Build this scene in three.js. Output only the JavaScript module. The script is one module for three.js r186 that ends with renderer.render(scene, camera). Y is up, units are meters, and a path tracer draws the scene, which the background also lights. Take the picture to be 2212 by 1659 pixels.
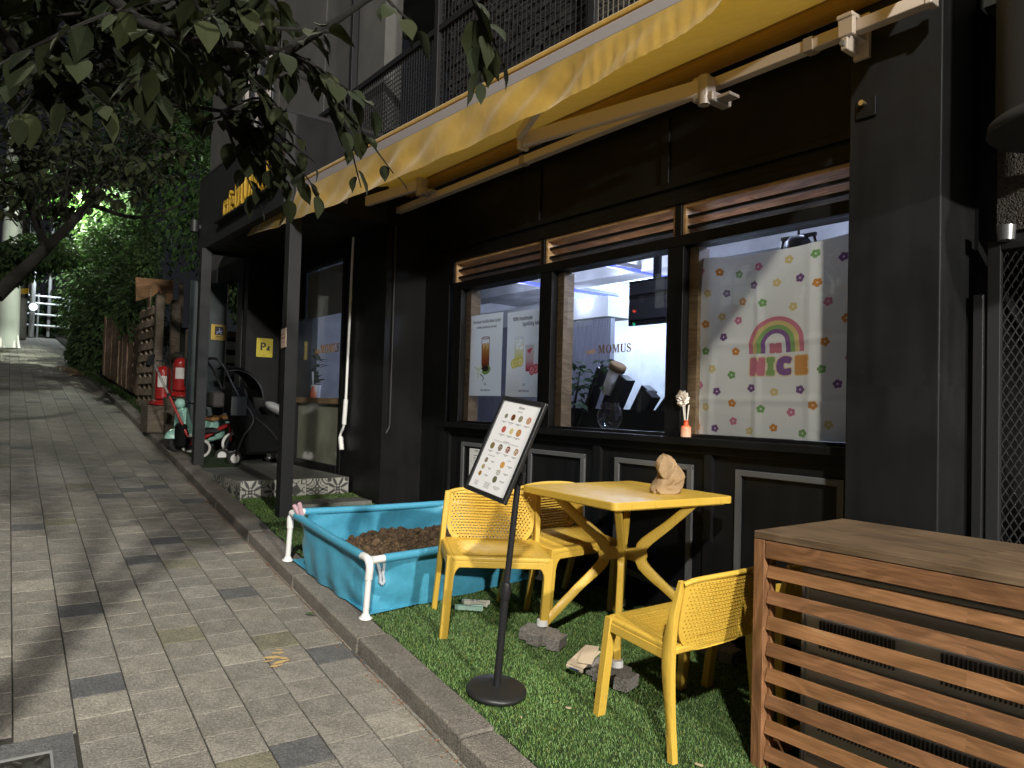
import * as THREE from 'three';
import { mergeGeometries, mergeVertices, toCreasedNormals } from 'three/addons/utils/BufferGeometryUtils.js';
import { RoundedBoxGeometry } from 'three/addons/geometries/RoundedBoxGeometry.js';
import { FontLoader } from 'three/addons/loaders/FontLoader.js';
import { TextGeometry } from 'three/addons/geometries/TextGeometry.js';

// ---------- camera, sky, moon, street lamps, exposure ----------
const scene = new THREE.Scene();
const FPX = 1591, EYE = new THREE.Vector3(0, 1.535, 3.6), SLOPE = 0.108;   // focal length in units of a 2212 px wide picture
const camera = new THREE.PerspectiveCamera(55.09, 4 / 3, 0.05, 400);
const CAM = (() => {
  const a = THREE.MathUtils.degToRad(-37.2916), p = Math.atan2(85, 2900), r = Math.atan(0.028);
  const fw = new THREE.Vector3(-Math.cos(a), 0, Math.sin(a)), rt0 = new THREE.Vector3(-Math.sin(a), 0, -Math.cos(a)), Y = new THREE.Vector3(0, 1, 0);
  const fwd = fw.clone().multiplyScalar(Math.cos(p)).addScaledVector(Y, Math.sin(p));
  const up0 = Y.clone().multiplyScalar(Math.cos(p)).addScaledVector(fw, -Math.sin(p));
  const rt = rt0.clone().multiplyScalar(Math.cos(r)).addScaledVector(up0, Math.sin(r));
  const up = up0.clone().multiplyScalar(Math.cos(r)).addScaledVector(rt0, -Math.sin(r));
  return { rt, up, fwd };
})();
camera.position.copy(EYE);
camera.quaternion.setFromRotationMatrix(new THREE.Matrix4().makeBasis(CAM.rt, CAM.up, CAM.fwd.clone().negate()));
camera.updateMatrixWorld();
scene.add(camera);

const renderer = new THREE.WebGLRenderer({ antialias: true });
renderer.setSize(1024, 768);
renderer.toneMapping = THREE.LinearToneMapping;
renderer.toneMappingExposure = 1.3;
renderer.shadowMap.enabled = true;

{ // night sky: a city glow low down, darker overhead
  const w = 64, h = 32, d = new Float32Array(w * h * 4);
  for (let j = 0; j < h; j++) for (let i = 0; i < w; i++) {
    const e = Math.sin(((j + 0.5) / h - 0.5) * Math.PI), k = (j * w + i) * 4, g = 0.0066 + 0.004 * Math.pow(1 - Math.abs(e), 3);
    d[k] = g * 0.95; d[k + 1] = g * 1.0; d[k + 2] = g * 1.22; d[k + 3] = 1;
  }
  const sky = new THREE.DataTexture(d, w, h, THREE.RGBAFormat, THREE.FloatType);
  sky.mapping = THREE.EquirectangularReflectionMapping; sky.magFilter = THREE.LinearFilter; sky.needsUpdate = true;
  scene.background = sky; scene.environment = sky;
  const moon = new THREE.DirectionalLight(0xdfe6ff, 0.012);
  moon.position.set(12, 30, 18); moon.castShadow = true; scene.add(moon);
}

// ---------- helpers ----------
let seed = 7;
const rnd = () => { seed = (seed * 1664525 + 1013904223) >>> 0; return seed / 4294967296; };
const rr = (a, b) => a + (b - a) * rnd();
const V = (x, y, z) => new THREE.Vector3(x, y, z);
const rayAt = (x, y) => CAM.fwd.clone().addScaledVector(CAM.rt, (x - 1106) / FPX).addScaledVector(CAM.up, (829.5 - y) / FPX);
const along = (r, t) => EYE.clone().addScaledVector(r, t);
const pz = (x, y, z) => { const r = rayAt(x, y); return along(r, (z - EYE.z) / r.z); };     // picture point on the plane z
const px = (x, y, X) => { const r = rayAt(x, y); return along(r, (X - EYE.x) / r.x); };     // ... on the plane x
const py = (x, y, Y) => { const r = rayAt(x, y); return along(r, (Y - EYE.y) / r.y); };     // ... at a height
const pg = (x, y, off = 0) => { const r = rayAt(x, y); return along(r, (off - EYE.y) / (r.y + SLOPE * r.x)); };   // ... on the sloping ground
const pd = (x, y, dist) => along(rayAt(x, y).normalize(), dist);                            // ... at a distance
const gy = (x) => -SLOPE * x;                                                               // ground height
const TILT = -Math.atan(SLOPE);

const used = {};
function numbered(n) { if (!(n in used)) { used[n] = 0; return n; } used[n]++; return n + '_' + String(used[n]).padStart(3, '0'); }
function put(o, parent) { o.castShadow = true; o.receiveShadow = true; parent.add(o); return o; }
function thing(name, label, category, [x, y, z] = [0, 0, 0], turn = 0, group) {
  const o = new THREE.Group(); o.name = numbered(name); o.position.set(x, y, z); o.rotation.y = turn;
  o.userData = { label, category }; if (group) o.userData.group = group; scene.add(o); return o;
}
function part(name, geo, mat, parent) { const m = new THREE.Mesh(geo, mat); m.name = name; return put(m, parent); }
function single(name, geo, mat, label, category, group) {
  const m = part(numbered(name), geo, mat, scene); m.userData = { label, category }; if (group) m.userData.group = group; return m;
}
function struct(name, geo, mat) { const m = geo ? part(numbered(name), geo, mat, scene) : new THREE.Group(); if (!geo) { m.name = numbered(name); scene.add(m); } m.userData = { kind: 'structure' }; return m; }
function dup(root, [x, y, z], turn, label) {
  const r = root.clone(); r.name = numbered(root.name.replace(/_\d+$/, '')); r.position.set(x, y, z); r.rotation.y = turn;
  r.userData = { ...root.userData }; if (label) r.userData.label = label; scene.add(r); return r;
}
// geometries (all non-indexed with position, normal, uv so that they merge)
function fin(g) { const q = g.index ? g.toNonIndexed() : g; for (const k of Object.keys(q.attributes)) if (!['position', 'normal', 'uv'].includes(k)) q.deleteAttribute(k); return q; }
function uvm(g, s = 1, rot = false) {   // uv in metres, by the face's main direction
  g = fin(g); const p = g.attributes.position, n = g.attributes.normal, u = new Float32Array(p.count * 2);
  for (let i = 0; i < p.count; i += 3) {
    let ax = 0, ay = 0, az = 0;
    for (let k = 0; k < 3; k++) { ax += Math.abs(n.getX(i + k)); ay += Math.abs(n.getY(i + k)); az += Math.abs(n.getZ(i + k)); }
    for (let k = 0; k < 3; k++) {
      const x = p.getX(i + k), y = p.getY(i + k), z = p.getZ(i + k); let a, b;
      if (ay >= ax && ay >= az) { a = x; b = z; } else if (ax >= az) { a = z; b = y; } else { a = x; b = y; }
      u[(i + k) * 2] = (rot ? b : a) * s; u[(i + k) * 2 + 1] = (rot ? a : b) * s;
    }
  }
  g.setAttribute('uv', new THREE.BufferAttribute(u, 2)); return g;
}
const bx = (w, h, d, x = 0, y = 0, z = 0) => uvm(new THREE.BoxGeometry(w, h, d).translate(x, y, z));
const b2 = (x0, x1, y0, y1, z0, z1) => bx(x1 - x0, y1 - y0, z1 - z0, (x0 + x1) / 2, (y0 + y1) / 2, (z0 + z1) / 2);
const rb = (w, h, d, r, x = 0, y = 0, z = 0, s = 2) => uvm(new RoundedBoxGeometry(w, h, d, s, r).translate(x, y, z));
const r2 = (x0, x1, y0, y1, z0, z1, r = 0.004) => rb(x1 - x0, y1 - y0, z1 - z0, r, (x0 + x1) / 2, (y0 + y1) / 2, (z0 + z1) / 2, 1);
const cy = (r0, r1, h, x = 0, y = 0, z = 0, n = 20) => fin(new THREE.CylinderGeometry(r0, r1, h, n).translate(x, y, z));
const sph = (r, x = 0, y = 0, z = 0, n = 14) => fin(new THREE.SphereGeometry(r, n, Math.round(n * 0.7)).translate(x, y, z));
function bar(a, b, w, h, r = 0) {   // a box between two points, w across, h in height
  const d = b.clone().sub(a), L = d.length(), g = r ? new RoundedBoxGeometry(w, h, L, 1, r) : new THREE.BoxGeometry(w, h, L);
  const g2 = uvm(g); const m = new THREE.Matrix4().lookAt(b, a, Math.abs(d.y) > 0.95 * L ? V(1, 0, 0) : V(0, 1, 0)); m.setPosition(a.clone().add(b).multiplyScalar(0.5));
  return g2.applyMatrix4(m);
}
function rod(a, b, r0, r1 = r0, n = 10) {
  const d = b.clone().sub(a), L = d.length(), g = new THREE.CylinderGeometry(r1, r0, L, n);
  g.applyQuaternion(new THREE.Quaternion().setFromUnitVectors(V(0, 1, 0), d.normalize())); g.translate((a.x + b.x) / 2, (a.y + b.y) / 2, (a.z + b.z) / 2); return fin(g);
}
const tube = (pts, r, n = 24, m = 8, closed = false) => fin(new THREE.TubeGeometry(new THREE.CatmullRomCurve3(pts, closed), n, r, m, closed));
function taper(pts, radii, n = 10, m = 8) {   // a tube whose radius changes along it
  const c = new THREE.CatmullRomCurve3(pts), fr = c.computeFrenetFrames(n), pos = [], idx = [], uv = [];
  for (let i = 0; i <= n; i++) {
    const t = i / n, P = c.getPointAt(t), k = t * (radii.length - 1), j = Math.min(Math.floor(k), radii.length - 2), r = radii[j] + (radii[j + 1] - radii[j]) * (k - j);
    for (let q = 0; q <= m; q++) { const a = q / m * Math.PI * 2, v = fr.normals[i].clone().multiplyScalar(Math.cos(a) * r).addScaledVector(fr.binormals[i], Math.sin(a) * r).add(P); pos.push(v.x, v.y, v.z); uv.push(q / m, t * 4); }
  }
  for (let i = 0; i < n; i++) for (let q = 0; q < m; q++) { const a = i * (m + 1) + q, b = a + m + 1; idx.push(a, a + 1, b, b, a + 1, b + 1); }
  const g = new THREE.BufferGeometry(); g.setAttribute('position', new THREE.Float32BufferAttribute(pos, 3)); g.setAttribute('uv', new THREE.Float32BufferAttribute(uv, 2)); g.setIndex(idx); g.computeVertexNormals(); return fin(g);
}
function sweepRect(pts, w, h, side, n = 16) {   // rectangular section swept along a curve; 'side' is the direction of w
  const c = new THREE.CatmullRomCurve3(pts), pos = [], idx = [];
  for (let i = 0; i <= n; i++) {
    const t = i / n, P = c.getPointAt(t), T = c.getTangentAt(t), S = side.clone().addScaledVector(T, -side.dot(T)).normalize(), N = T.clone().cross(S);
    const W = typeof w === 'function' ? w(t) : w, H = typeof h === 'function' ? h(t) : h, e = 0.25;
    for (const [a, b] of [[-1 + e, -1], [1 - e, -1], [1, -1 + e], [1, 1 - e], [1 - e, 1], [-1 + e, 1], [-1, 1 - e], [-1, -1 + e]]) { const v = P.clone().addScaledVector(S, a * W / 2).addScaledVector(N, b * H / 2); pos.push(v.x, v.y, v.z); }
  }
  for (let i = 0; i < n; i++) for (let q = 0; q < 8; q++) { const a = i * 8 + q, b = i * 8 + (q + 1) % 8; idx.push(a, b, a + 8, b, b + 8, a + 8); }
  for (let q = 1; q < 7; q++) { idx.push(0, q + 1, q); idx.push(n * 8, n * 8 + q, n * 8 + q + 1); }
  let g = new THREE.BufferGeometry(); g.setAttribute('position', new THREE.Float32BufferAttribute(pos, 3)); g.setIndex(idx); g = g.toNonIndexed(); g.computeVertexNormals(); g = toCreasedNormals(g, 0.7); g.setAttribute('uv', new THREE.Float32BufferAttribute(new Float32Array(g.attributes.position.count * 2), 2)); return uvm(g);
}
const lathe = (pts, n = 24) => fin(new THREE.LatheGeometry(pts.map(([r, y]) => new THREE.Vector2(r, y)), n));
const mg = (...a) => mergeGeometries(a.flat().map(fin));
function grid(nx, ny, f) {   // a sheet from f(u, v) -> Vector3
  const pos = [], uv = [], idx = [];
  for (let j = 0; j <= ny; j++) for (let i = 0; i <= nx; i++) { const p = f(i / nx, j / ny); pos.push(p.x, p.y, p.z); uv.push(i / nx, j / ny); }
  for (let j = 0; j < ny; j++) for (let i = 0; i < nx; i++) { const a = j * (nx + 1) + i; idx.push(a, a + 1, a + nx + 1, a + 1, a + nx + 2, a + nx + 1); }
  const g = new THREE.BufferGeometry(); g.setAttribute('position', new THREE.Float32BufferAttribute(pos, 3)); g.setAttribute('uv', new THREE.Float32BufferAttribute(uv, 2)); g.setIndex(idx); g.computeVertexNormals(); return fin(g);
}
const quad = (a, b, c, d) => grid(1, 1, (u, v) => a.clone().multiplyScalar((1 - u) * (1 - v)).addScaledVector(b, u * (1 - v)).addScaledVector(c, u * v).addScaledVector(d, (1 - u) * v));   // a b c d counter-clockwise from lower left
function extr(pts, depth, bevel = 0) { const s = Array.isArray(pts) ? new THREE.Shape(pts.map(([x, y]) => new THREE.Vector2(x, y))) : pts; return uvm(new THREE.ExtrudeGeometry(s, { depth, bevelEnabled: bevel > 0, bevelSize: bevel, bevelThickness: bevel, bevelSegments: 1, curveSegments: 8 })); }

// ---------- textures ----------
function hash(x, y, s) { let h = (x * 374761393 + y * 668265263 + s * 1274126177) | 0; h = Math.imul(h ^ (h >>> 13), 1274126177); return ((h ^ (h >>> 16)) >>> 0) / 4294967296; }
function vn(x, y, p, s) { const i = Math.floor(x), j = Math.floor(y), f = x - i, g = y - j, u = f * f * (3 - 2 * f), v = g * g * (3 - 2 * g), m = (a) => ((a % p) + p) % p; const a = hash(m(i), m(j), s), b = hash(m(i + 1), m(j), s), c = hash(m(i), m(j + 1), s), d = hash(m(i + 1), m(j + 1), s); return a + (b - a) * u + (c - a) * v + (a - b - c + d) * u * v; }
function fbm(x, y, p, o, s) { let t = 0, a = 0.5, n = 0; for (let i = 0; i < o; i++) { t += a * vn(x, y, p, s + i); n += a; x *= 2; y *= 2; p *= 2; a *= 0.5; } return t / n; }
function tex(n, f, srgb = true, repeat = 1) {
  const d = new Uint8Array(n * n * 4);
  for (let j = 0; j < n; j++) for (let i = 0; i < n; i++) { const c = f(i / n, j / n), k = (j * n + i) * 4; for (let q = 0; q < 3; q++) d[k + q] = Math.max(0, Math.min(255, (c.length ? c[q] : c) * 255)); d[k + 3] = 255; }
  const t = new THREE.DataTexture(d, n, n, THREE.RGBAFormat); t.wrapS = t.wrapT = THREE.RepeatWrapping; t.magFilter = THREE.LinearFilter; t.minFilter = THREE.LinearMipmapLinearFilter; t.generateMipmaps = true;
  if (srgb) t.colorSpace = THREE.SRGBColorSpace; t.repeat.set(repeat, repeat); t.needsUpdate = true; return t;
}
const grain = tex(512, (u, v) => { const a = fbm(u * 128, v * 128, 128, 2, 1), b = fbm(u * 8, v * 8, 8, 4, 9); return 0.62 + 0.38 * a + 0.22 * (b - 0.5); }, true, 1.6);       // stone-like speckle
const speck = tex(512, (u, v) => { const a = vn(u * 200, v * 200, 200, 3), b = vn(u * 90, v * 90, 90, 31); return a * 0.6 + b * 0.4; }, false, 1.6);
const blotch = tex(256, (u, v) => 0.78 + 0.22 * fbm(u * 5, v * 5, 5, 5, 17), true, 0.8);
const roughT = tex(256, (u, v) => 0.55 + 0.45 * fbm(u * 6, v * 6, 6, 5, 23), false, 1.3);
const cloth = tex(256, (u, v) => 0.86 + 0.08 * Math.sin(u * Math.PI * 2 * 64) * Math.sin(v * Math.PI * 2 * 64) + 0.1 * (fbm(u * 6, v * 6, 6, 4, 41) - 0.5), true, 5);
function woodTex(s, dark) {
  return tex(512, (u, v) => {
    const w = fbm(u * 3, v * 6, 3, 3, s), y = v * 26 + w * 7, g = fbm(u * 6, y * 2, 104, 2, s + 5), f = vn(u * 12, v * 240, 240, s + 9), p = fbm(u * 4, v * 4, 4, 4, s + 13);
    const k = 0.6 + 0.3 * g + 0.16 * f + 0.22 * (p - 0.5); return [k, k * (0.95 - dark * 0.05 * (1 - g)), k * (0.9 - dark * 0.14 * (1 - g))];
  }, true, 1);
}
const scuffT = tex(512, (u, v) => { const a = fbm(u * 5, v * 5, 5, 5, 51), b = vn(u * 60, v * 9, 60, 52), c = vn(u * 11, v * 70, 70, 53), d = vn(u * 130, v * 130, 130, 54); let k = 0.95 + 0.07 * (a - 0.5); if (b > 0.86) k -= (b - 0.86) * 0.7; if (c > 0.9) k -= (c - 0.9) * 0.9; if (d > 0.93) k -= (d - 0.93) * 2.2; return [k, k * 0.99, k * 0.96]; }, true, 2.2);   // hand marks and scratches on moulded plastic
const scuffR = tex(256, (u, v) => 0.45 + 0.5 * fbm(u * 9, v * 9, 9, 4, 57) + 0.25 * (vn(u * 50, v * 7, 50, 58) > 0.8 ? 1 : 0), false, 2.2);
const paintT = tex(512, (u, v) => { const s = fbm(u * 34, v * 3, 34, 3, 61), a = fbm(u * 6, v * 6, 6, 5, 62), d = vn(u * 170, v * 170, 170, 63); let k = 0.55 + 0.25 * s + 0.3 * a; if (d > 0.95) k += 0.5; return k; }, true, 0.6);   // rain streaks, dust and brush marks
const vinylT = tex(256, (u, v) => 0.9 + 0.1 * fbm(u * 24, v * 24, 24, 3, 66), true, 2);
const woodA = woodTex(3, 1), woodB = woodTex(77, 1);
const std = (rgb, o = {}) => new THREE.MeshStandardMaterial({ color: new THREE.Color().setRGB(...rgb), roughness: 0.7, ...o });
const phy = (rgb, o = {}) => new THREE.MeshPhysicalMaterial({ color: new THREE.Color().setRGB(...rgb), roughness: 0.7, ...o });
function canvasTex(w, h, draw) { const c = document.createElement('canvas'); c.width = w; c.height = h; draw(c.getContext('2d'), w, h); const t = new THREE.CanvasTexture(c); t.colorSpace = THREE.SRGBColorSpace; t.needsUpdate = true; return t; }
const M = {
  black: phy([0.0105, 0.0107, 0.0115], { map: paintT, specularIntensity: 0.4, roughness: 0.6, roughnessMap: roughT }),
  pillar: phy([0.0135, 0.0138, 0.0148], { specularIntensity: 0.4, map: paintT, roughness: 0.7, roughnessMap: roughT }),
  blackMetal: phy([0.016, 0.016, 0.0175], { roughness: 0.45, specularIntensity: 0.6 }),
  post: phy([0.02, 0.0205, 0.022], { roughness: 0.55, specularIntensity: 0.5 }),
  mould: std([0.12, 0.122, 0.127], { map: blotch, roughness: 0.5 }),
  louvre: std([0.74, 0.54, 0.31], { map: woodA, roughness: 0.55 }),
  jamb: std([0.20, 0.162, 0.105], { map: woodB, roughness: 0.65 }),
  cab: std([0.285, 0.155, 0.08], { map: woodA, roughness: 0.6, bumpMap: woodA, bumpScale: 0.0015 }),
  cab2: std([0.335, 0.188, 0.095], { map: woodB, roughness: 0.55, bumpMap: woodB, bumpScale: 0.0015 }),
  cabTop: std([0.165, 0.122, 0.08], { map: woodB, roughness: 0.75, bumpMap: woodB, bumpScale: 0.002 }),
  yellow: phy([0.69, 0.452, 0.066], { map: scuffT, roughness: 0.75, roughnessMap: scuffR, clearcoat: 0.1, clearcoatRoughness: 0.4 }),
  awning: phy([0.76, 0.455, 0.04], { map: cloth, roughness: 0.97, transmission: 0.5, thickness: 0 }),
  beige: std([0.55, 0.47, 0.40], { roughness: 0.45, metalness: 0.1 }),
  alum: std([0.38, 0.34, 0.33], { roughness: 0.45, metalness: 0.35 }),
  white: std([0.74, 0.73, 0.72], { roughness: 0.4 }),
  steel: std([0.45, 0.45, 0.46], { roughness: 0.35, metalness: 0.8 }),
  grey: std([0.22, 0.22, 0.22], { roughness: 0.6 }),
  glass: phy([1, 1, 1], { roughness: 0.015, transmission: 1, thickness: 0, ior: 1.5 }),
  pool: phy([0.075, 0.36, 0.53], { map: vinylT, roughness: 0.42, clearcoat: 0.15, clearcoatRoughness: 0.4 }),
  stone: std([0.29, 0.265, 0.23], { map: grain, roughness: 0.9, bumpMap: speck, bumpScale: 0.004 }),
  block: std([0.34, 0.31, 0.28], { map: grain, roughness: 0.95, bumpMap: speck, bumpScale: 0.004 }),
  kraft: std([0.42, 0.27, 0.13], { map: blotch, roughness: 0.85 }),
  card: std([0.55, 0.44, 0.32], { roughness: 0.8 }),
  paper: std([0.72, 0.71, 0.68], { roughness: 0.7 }),
  red: phy([0.33, 0.016, 0.015], { roughness: 0.3, clearcoat: 0.4 }),
  mint: phy([0.32, 0.58, 0.50], { roughness: 0.25, clearcoat: 0.5 }),
  blackCloth: phy([0.007, 0.007, 0.008], { specularIntensity: 0.3, roughness: 0.85, map: cloth }),
  rubber: std([0.02, 0.02, 0.02], { roughness: 0.8 }),
  bark: std([0.028, 0.024, 0.018], { map: grain, roughness: 0.95, bumpMap: speck, bumpScale: 0.01 }),
  plank: std([0.40, 0.325, 0.275], { map: woodA, roughness: 0.85 }),
  plank2: std([0.33, 0.26, 0.225], { map: woodB, roughness: 0.85 }),
  palletWood: std([0.125, 0.118, 0.11], { map: woodB, roughness: 0.9 }),
};
function leafMat(r, g, b, t = 0.3) { return phy([r, g, b], { roughness: 0.85, specularIntensity: 0.45, transmission: t, thickness: 0, side: THREE.DoubleSide }); }
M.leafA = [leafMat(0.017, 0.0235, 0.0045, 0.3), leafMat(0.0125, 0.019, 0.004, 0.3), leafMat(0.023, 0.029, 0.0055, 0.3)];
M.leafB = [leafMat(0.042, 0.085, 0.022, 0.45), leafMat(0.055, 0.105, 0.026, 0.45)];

// ---------- ground, road, pavement, kerb ----------
{
  const dirt = std([0.05, 0.042, 0.03], { map: grain, roughness: 1, bumpMap: speck, bumpScale: 0.02 });
  const sheet = (x0, x1, z0, z1, off) => uvm(quad(V(x0, gy(x0) + off, z1), V(x1, gy(x1) + off, z1), V(x1, gy(x1) + off, z0), V(x0, gy(x0) + off, z0)));
  struct('ground', sheet(-90, 60, -60, 80, -0.3), dirt);
  struct('road', sheet(-90, 60, 4.75, 13, -0.2), std([0.045, 0.045, 0.047], { map: grain, roughness: 0.9, bumpMap: speck, bumpScale: 0.006 }));
  struct('verge', uvm(quad(V(-60, gy(-60) - 0.03, 1.79 + 0.0475 * -57), V(-8.55, gy(-8.55) - 0.03, 1.79 + 0.0475 * -5.55), V(-8.55, gy(-8.55) - 0.03, -6), V(-60, gy(-60) - 0.03, -6))), dirt);
}
// frame that follows the pavement: x down the hill, z towards the road, origin at the foot of the kerb
const PX = V(1, -SLOPE, 0.0475).normalize(), PY = V(SLOPE, 1, 0).normalize(), PZ = PX.clone().cross(PY).normalize();
PY.copy(PZ).cross(PX);
const PAVE = new THREE.Matrix4().makeBasis(PX, PY, PZ).setPosition(-3, gy(-3) - 0.08, 1.965);
function onPave(o) { o.matrixAutoUpdate = true; PAVE.decompose(o.position, o.quaternion, o.scale); return o; }
{
  const walk = onPave(struct('pavement'));
  const bedMat = std([0.05, 0.045, 0.035], { map: grain, roughness: 1 });
  part('joint_sand', uvm(new THREE.BoxGeometry(60, 0.05, 2.75).translate(-18, -0.032, 1.375)), bedMat, walk);
  // paving blocks in long files with random cross joints
  const L = 0.182, W = 0.2, gap = 0.005, jobs = [];
  const mats = [[0.35, 0.32, 0.272], [0.322, 0.297, 0.255], [0.37, 0.34, 0.292], [0.335, 0.31, 0.27], [0.165, 0.162, 0.162], [0.45, 0.415, 0.345], [0.29, 0.268, 0.185]].map((c) => std(c, { map: grain, roughness: 0.86, bumpMap: speck, bumpScale: 0.0045 }));
  const dark = new Set(['7:0', '3:0']);
  for (let j = 0; j < 13; j++) {
    const z = 0.014 + W * (j - 0.5), off = [0.02, 0.11, 0.05, 0.15, 0.0, 0.09, 0.04, 0.13, 0.07, 0.01, 0.1, 0.05, 0.12][j];
    for (let i = -180; i < 12; i++) jobs.push({ x: i * L + off, z, j, i });
  }
  const pick = () => { const q = rnd(); return q < 0.3 ? 0 : q < 0.55 ? 1 : q < 0.74 ? 2 : q < 0.93 ? 3 : q < 0.958 ? 4 : q < 0.98 ? 5 : 6; };
  const special = [[-3.47, 3.05, 4], [-4.33, 2.22, 4], [-3.51, 2.45, 5], [-2.62, 2.5, 4], [-2.7, 2.1, 5], [-5.2, 2.62, 4], [-5.6, 2.25, 4], [-6.1, 3.1, 4], [-4.95, 3.1, 5], [-4.2, 3.05, 5], [-6.3, 2.8, 6], [-5.05, 2.42, 6], [-5.5, 2.1, 6], [-2.9, 2.0, 2]];
  const base = [new RoundedBoxGeometry(L - gap, 0.06, W - gap, 1, 0.003)].map((g) => g);
  const vars = []; for (let k = 0; k < 6; k++) vars.push(uvm(base[0].clone().translate(k * 0.37, 0, k * 0.23)).translate(-k * 0.37, 0, -k * 0.23));
  const w = V(0, 0, 0), near = [];
  for (const b of jobs) {
    w.set(b.x, 0, b.z).applyMatrix4(PAVE); b.m = pick(); b.w = w.clone();
    const p = w.clone().sub(EYE), d = p.dot(CAM.fwd); b.vis = d > 0.3 && Math.abs(p.dot(CAM.rt) / d) < 0.76 && -p.dot(CAM.up) / d < 0.57; b.d = p.length();
    b.cover = w.x > -3.24 && w.x < -2.5 && w.z > 3.18;
  }
  for (const [x, z, m] of special) { let best = null, bd = 9; for (const b of jobs) { const d = Math.hypot(b.w.x - x, (b.w.z - z) * 0.8); if (d < bd) { bd = d; best = b; } } best.m = m; }
  jobs.sort((a, b) => (b.vis - a.vis) || a.d - b.d);
  const rest = mats.map(() => []); let n = 0;
  for (const b of jobs) {
    if (b.cover) continue;
    const y = -0.03 + rr(-0.0018, 0.0012), ry = rr(-0.006, 0.006);
    if (n < 300 && b.vis) { const m = part('paving_block', vars[Math.floor(rnd() * 6)], mats[b.m], walk); m.position.set(b.x, y, b.z); m.rotation.set(rr(-0.004, 0.004), ry, rr(-0.004, 0.004)); n++; }
    else rest[b.m].push(vars[Math.floor(rnd() * 6)].clone().translate(b.x, y, b.z));
  }
  rest.forEach((a, k) => { if (a.length) { const m = part('distant_paving_blocks', mergeGeometries(a), mats[k], walk); m.userData.kind = 'stuff'; } });
  // dried splash of pale paint beside the light block
  const splash = std([0.52, 0.36, 0.15], { roughness: 0.9 }), sg = [];
  const inv = PAVE.clone().invert();
  for (const [u, v, a, b] of [[588, 1422, 0.05, 0.016], [600, 1412, 0.035, 0.012], [606, 1432, 0.05, 0.014], [596, 1440, 0.03, 0.012], [612, 1424, 0.028, 0.012], [578, 1430, 0.026, 0.008], [603, 1405, 0.02, 0.008]]) {
    const c = pg(u, v, -0.08).applyMatrix4(inv), s = new THREE.Shape(); for (let k = 0; k <= 14; k++) { const t = k / 14 * 6.283, q = rr(0.55, 1.15); const X = Math.cos(t) * b * q, Z = Math.sin(t) * a * q; k ? s.lineTo(X, Z) : s.moveTo(X, Z); }
    sg.push(fin(new THREE.ShapeGeometry(s).rotateX(-Math.PI / 2).rotateY(rr(-0.5, 0.5)).translate(c.x, 0.0042, c.z)));
  }
  single('paint_splash', mg(sg), splash, 'pale yellow dried paint splash beside a light paving block', 'stain').applyMatrix4(PAVE);
  // inspection cover in the corner
  const cov = thing('inspection_cover', 'square ribbed steel inspection cover set in dark paving', 'manhole cover'); onPave(cov); cov.position.y += 0;
  const c0 = V(-2.88, gy(-2.88) - 0.08, 3.5).applyMatrix4(inv);
  part('collar', mg(b2(c0.x - 0.34, c0.x - 0.235, -0.05, 0.001, c0.z - 0.3, c0.z + 0.4), b2(c0.x - 0.235, c0.x + 0.3, -0.05, 0.001, c0.z - 0.3, c0.z - 0.225)), mats[4], cov);
  part('plate', b2(c0.x - 0.23, c0.x + 0.3, -0.05, -0.004, c0.z - 0.22, c0.z + 0.4), std([0.05, 0.045, 0.04], { roughness: 0.5, metalness: 0.6 }), cov);
  const treads = []; for (let a = 0; a < 8; a++) for (let b = 0; b < 9; b++) treads.push(new THREE.BoxGeometry(0.034, 0.006, 0.008).rotateY((a + b) % 2 ? 0.8 : -0.8).translate(c0.x - 0.2 + a * 0.062, -0.002, c0.z - 0.19 + b * 0.064));
  part('tread_bars', mg(treads.map(uvm)), std([0.10, 0.09, 0.08], { roughness: 0.45, metalness: 0.6 }), cov).userData.kind = 'stuff';
  part('edge_frame', mg(b2(c0.x - 0.236, c0.x - 0.228, -0.03, 0.002, c0.z - 0.23, c0.z + 0.4), b2(c0.x - 0.228, c0.x + 0.3, -0.03, 0.002, c0.z - 0.23, c0.z - 0.222)), M.grey, cov);
  // kerb stones
  const kerb = onPave(struct('kerb'));
  const kg = uvm(new RoundedBoxGeometry(0.994, 0.2, 0.165, 2, 0.012)), km = [std([0.28, 0.25, 0.212], { map: grain, roughness: 0.92, bumpMap: speck, bumpScale: 0.006 }), std([0.255, 0.228, 0.195], { map: grain, roughness: 0.92, bumpMap: speck, bumpScale: 0.006 })];
  for (let i = -22; i < 4; i++) { const m = part('kerb_stone', kg, km[i & 1], kerb); m.position.set(i + 0.62 + 0.5 - (i < -5 ? 0 : 0), -0.02 + rr(-0.004, 0.004), -0.0825 + rr(-0.006, 0.006)); m.rotation.y = rr(-0.006, 0.006); }
  // litter along the kerb: dry petals and seeds
  const lg = []; for (let k = 0; k < 420; k++) { const x = rr(-4.5, 1.2), z = 0.008 + Math.abs(rr(-1, 1) * rr(0, 1)) * 0.07, s = rr(0.002, 0.006); lg.push(new THREE.TetrahedronGeometry(s).scale(1.6, 0.5, 1).rotateY(rr(0, 6)).translate(x, 0.003, z)); }
  const lit = single('dry_petals', mg(lg.map(uvm)), std([0.26, 0.11, 0.05], { roughness: 0.9 })); lit.userData = { kind: 'stuff', label: 'dry brown petals and seeds along the kerb foot', category: 'litter' }; lit.applyMatrix4(PAVE);
}
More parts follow.
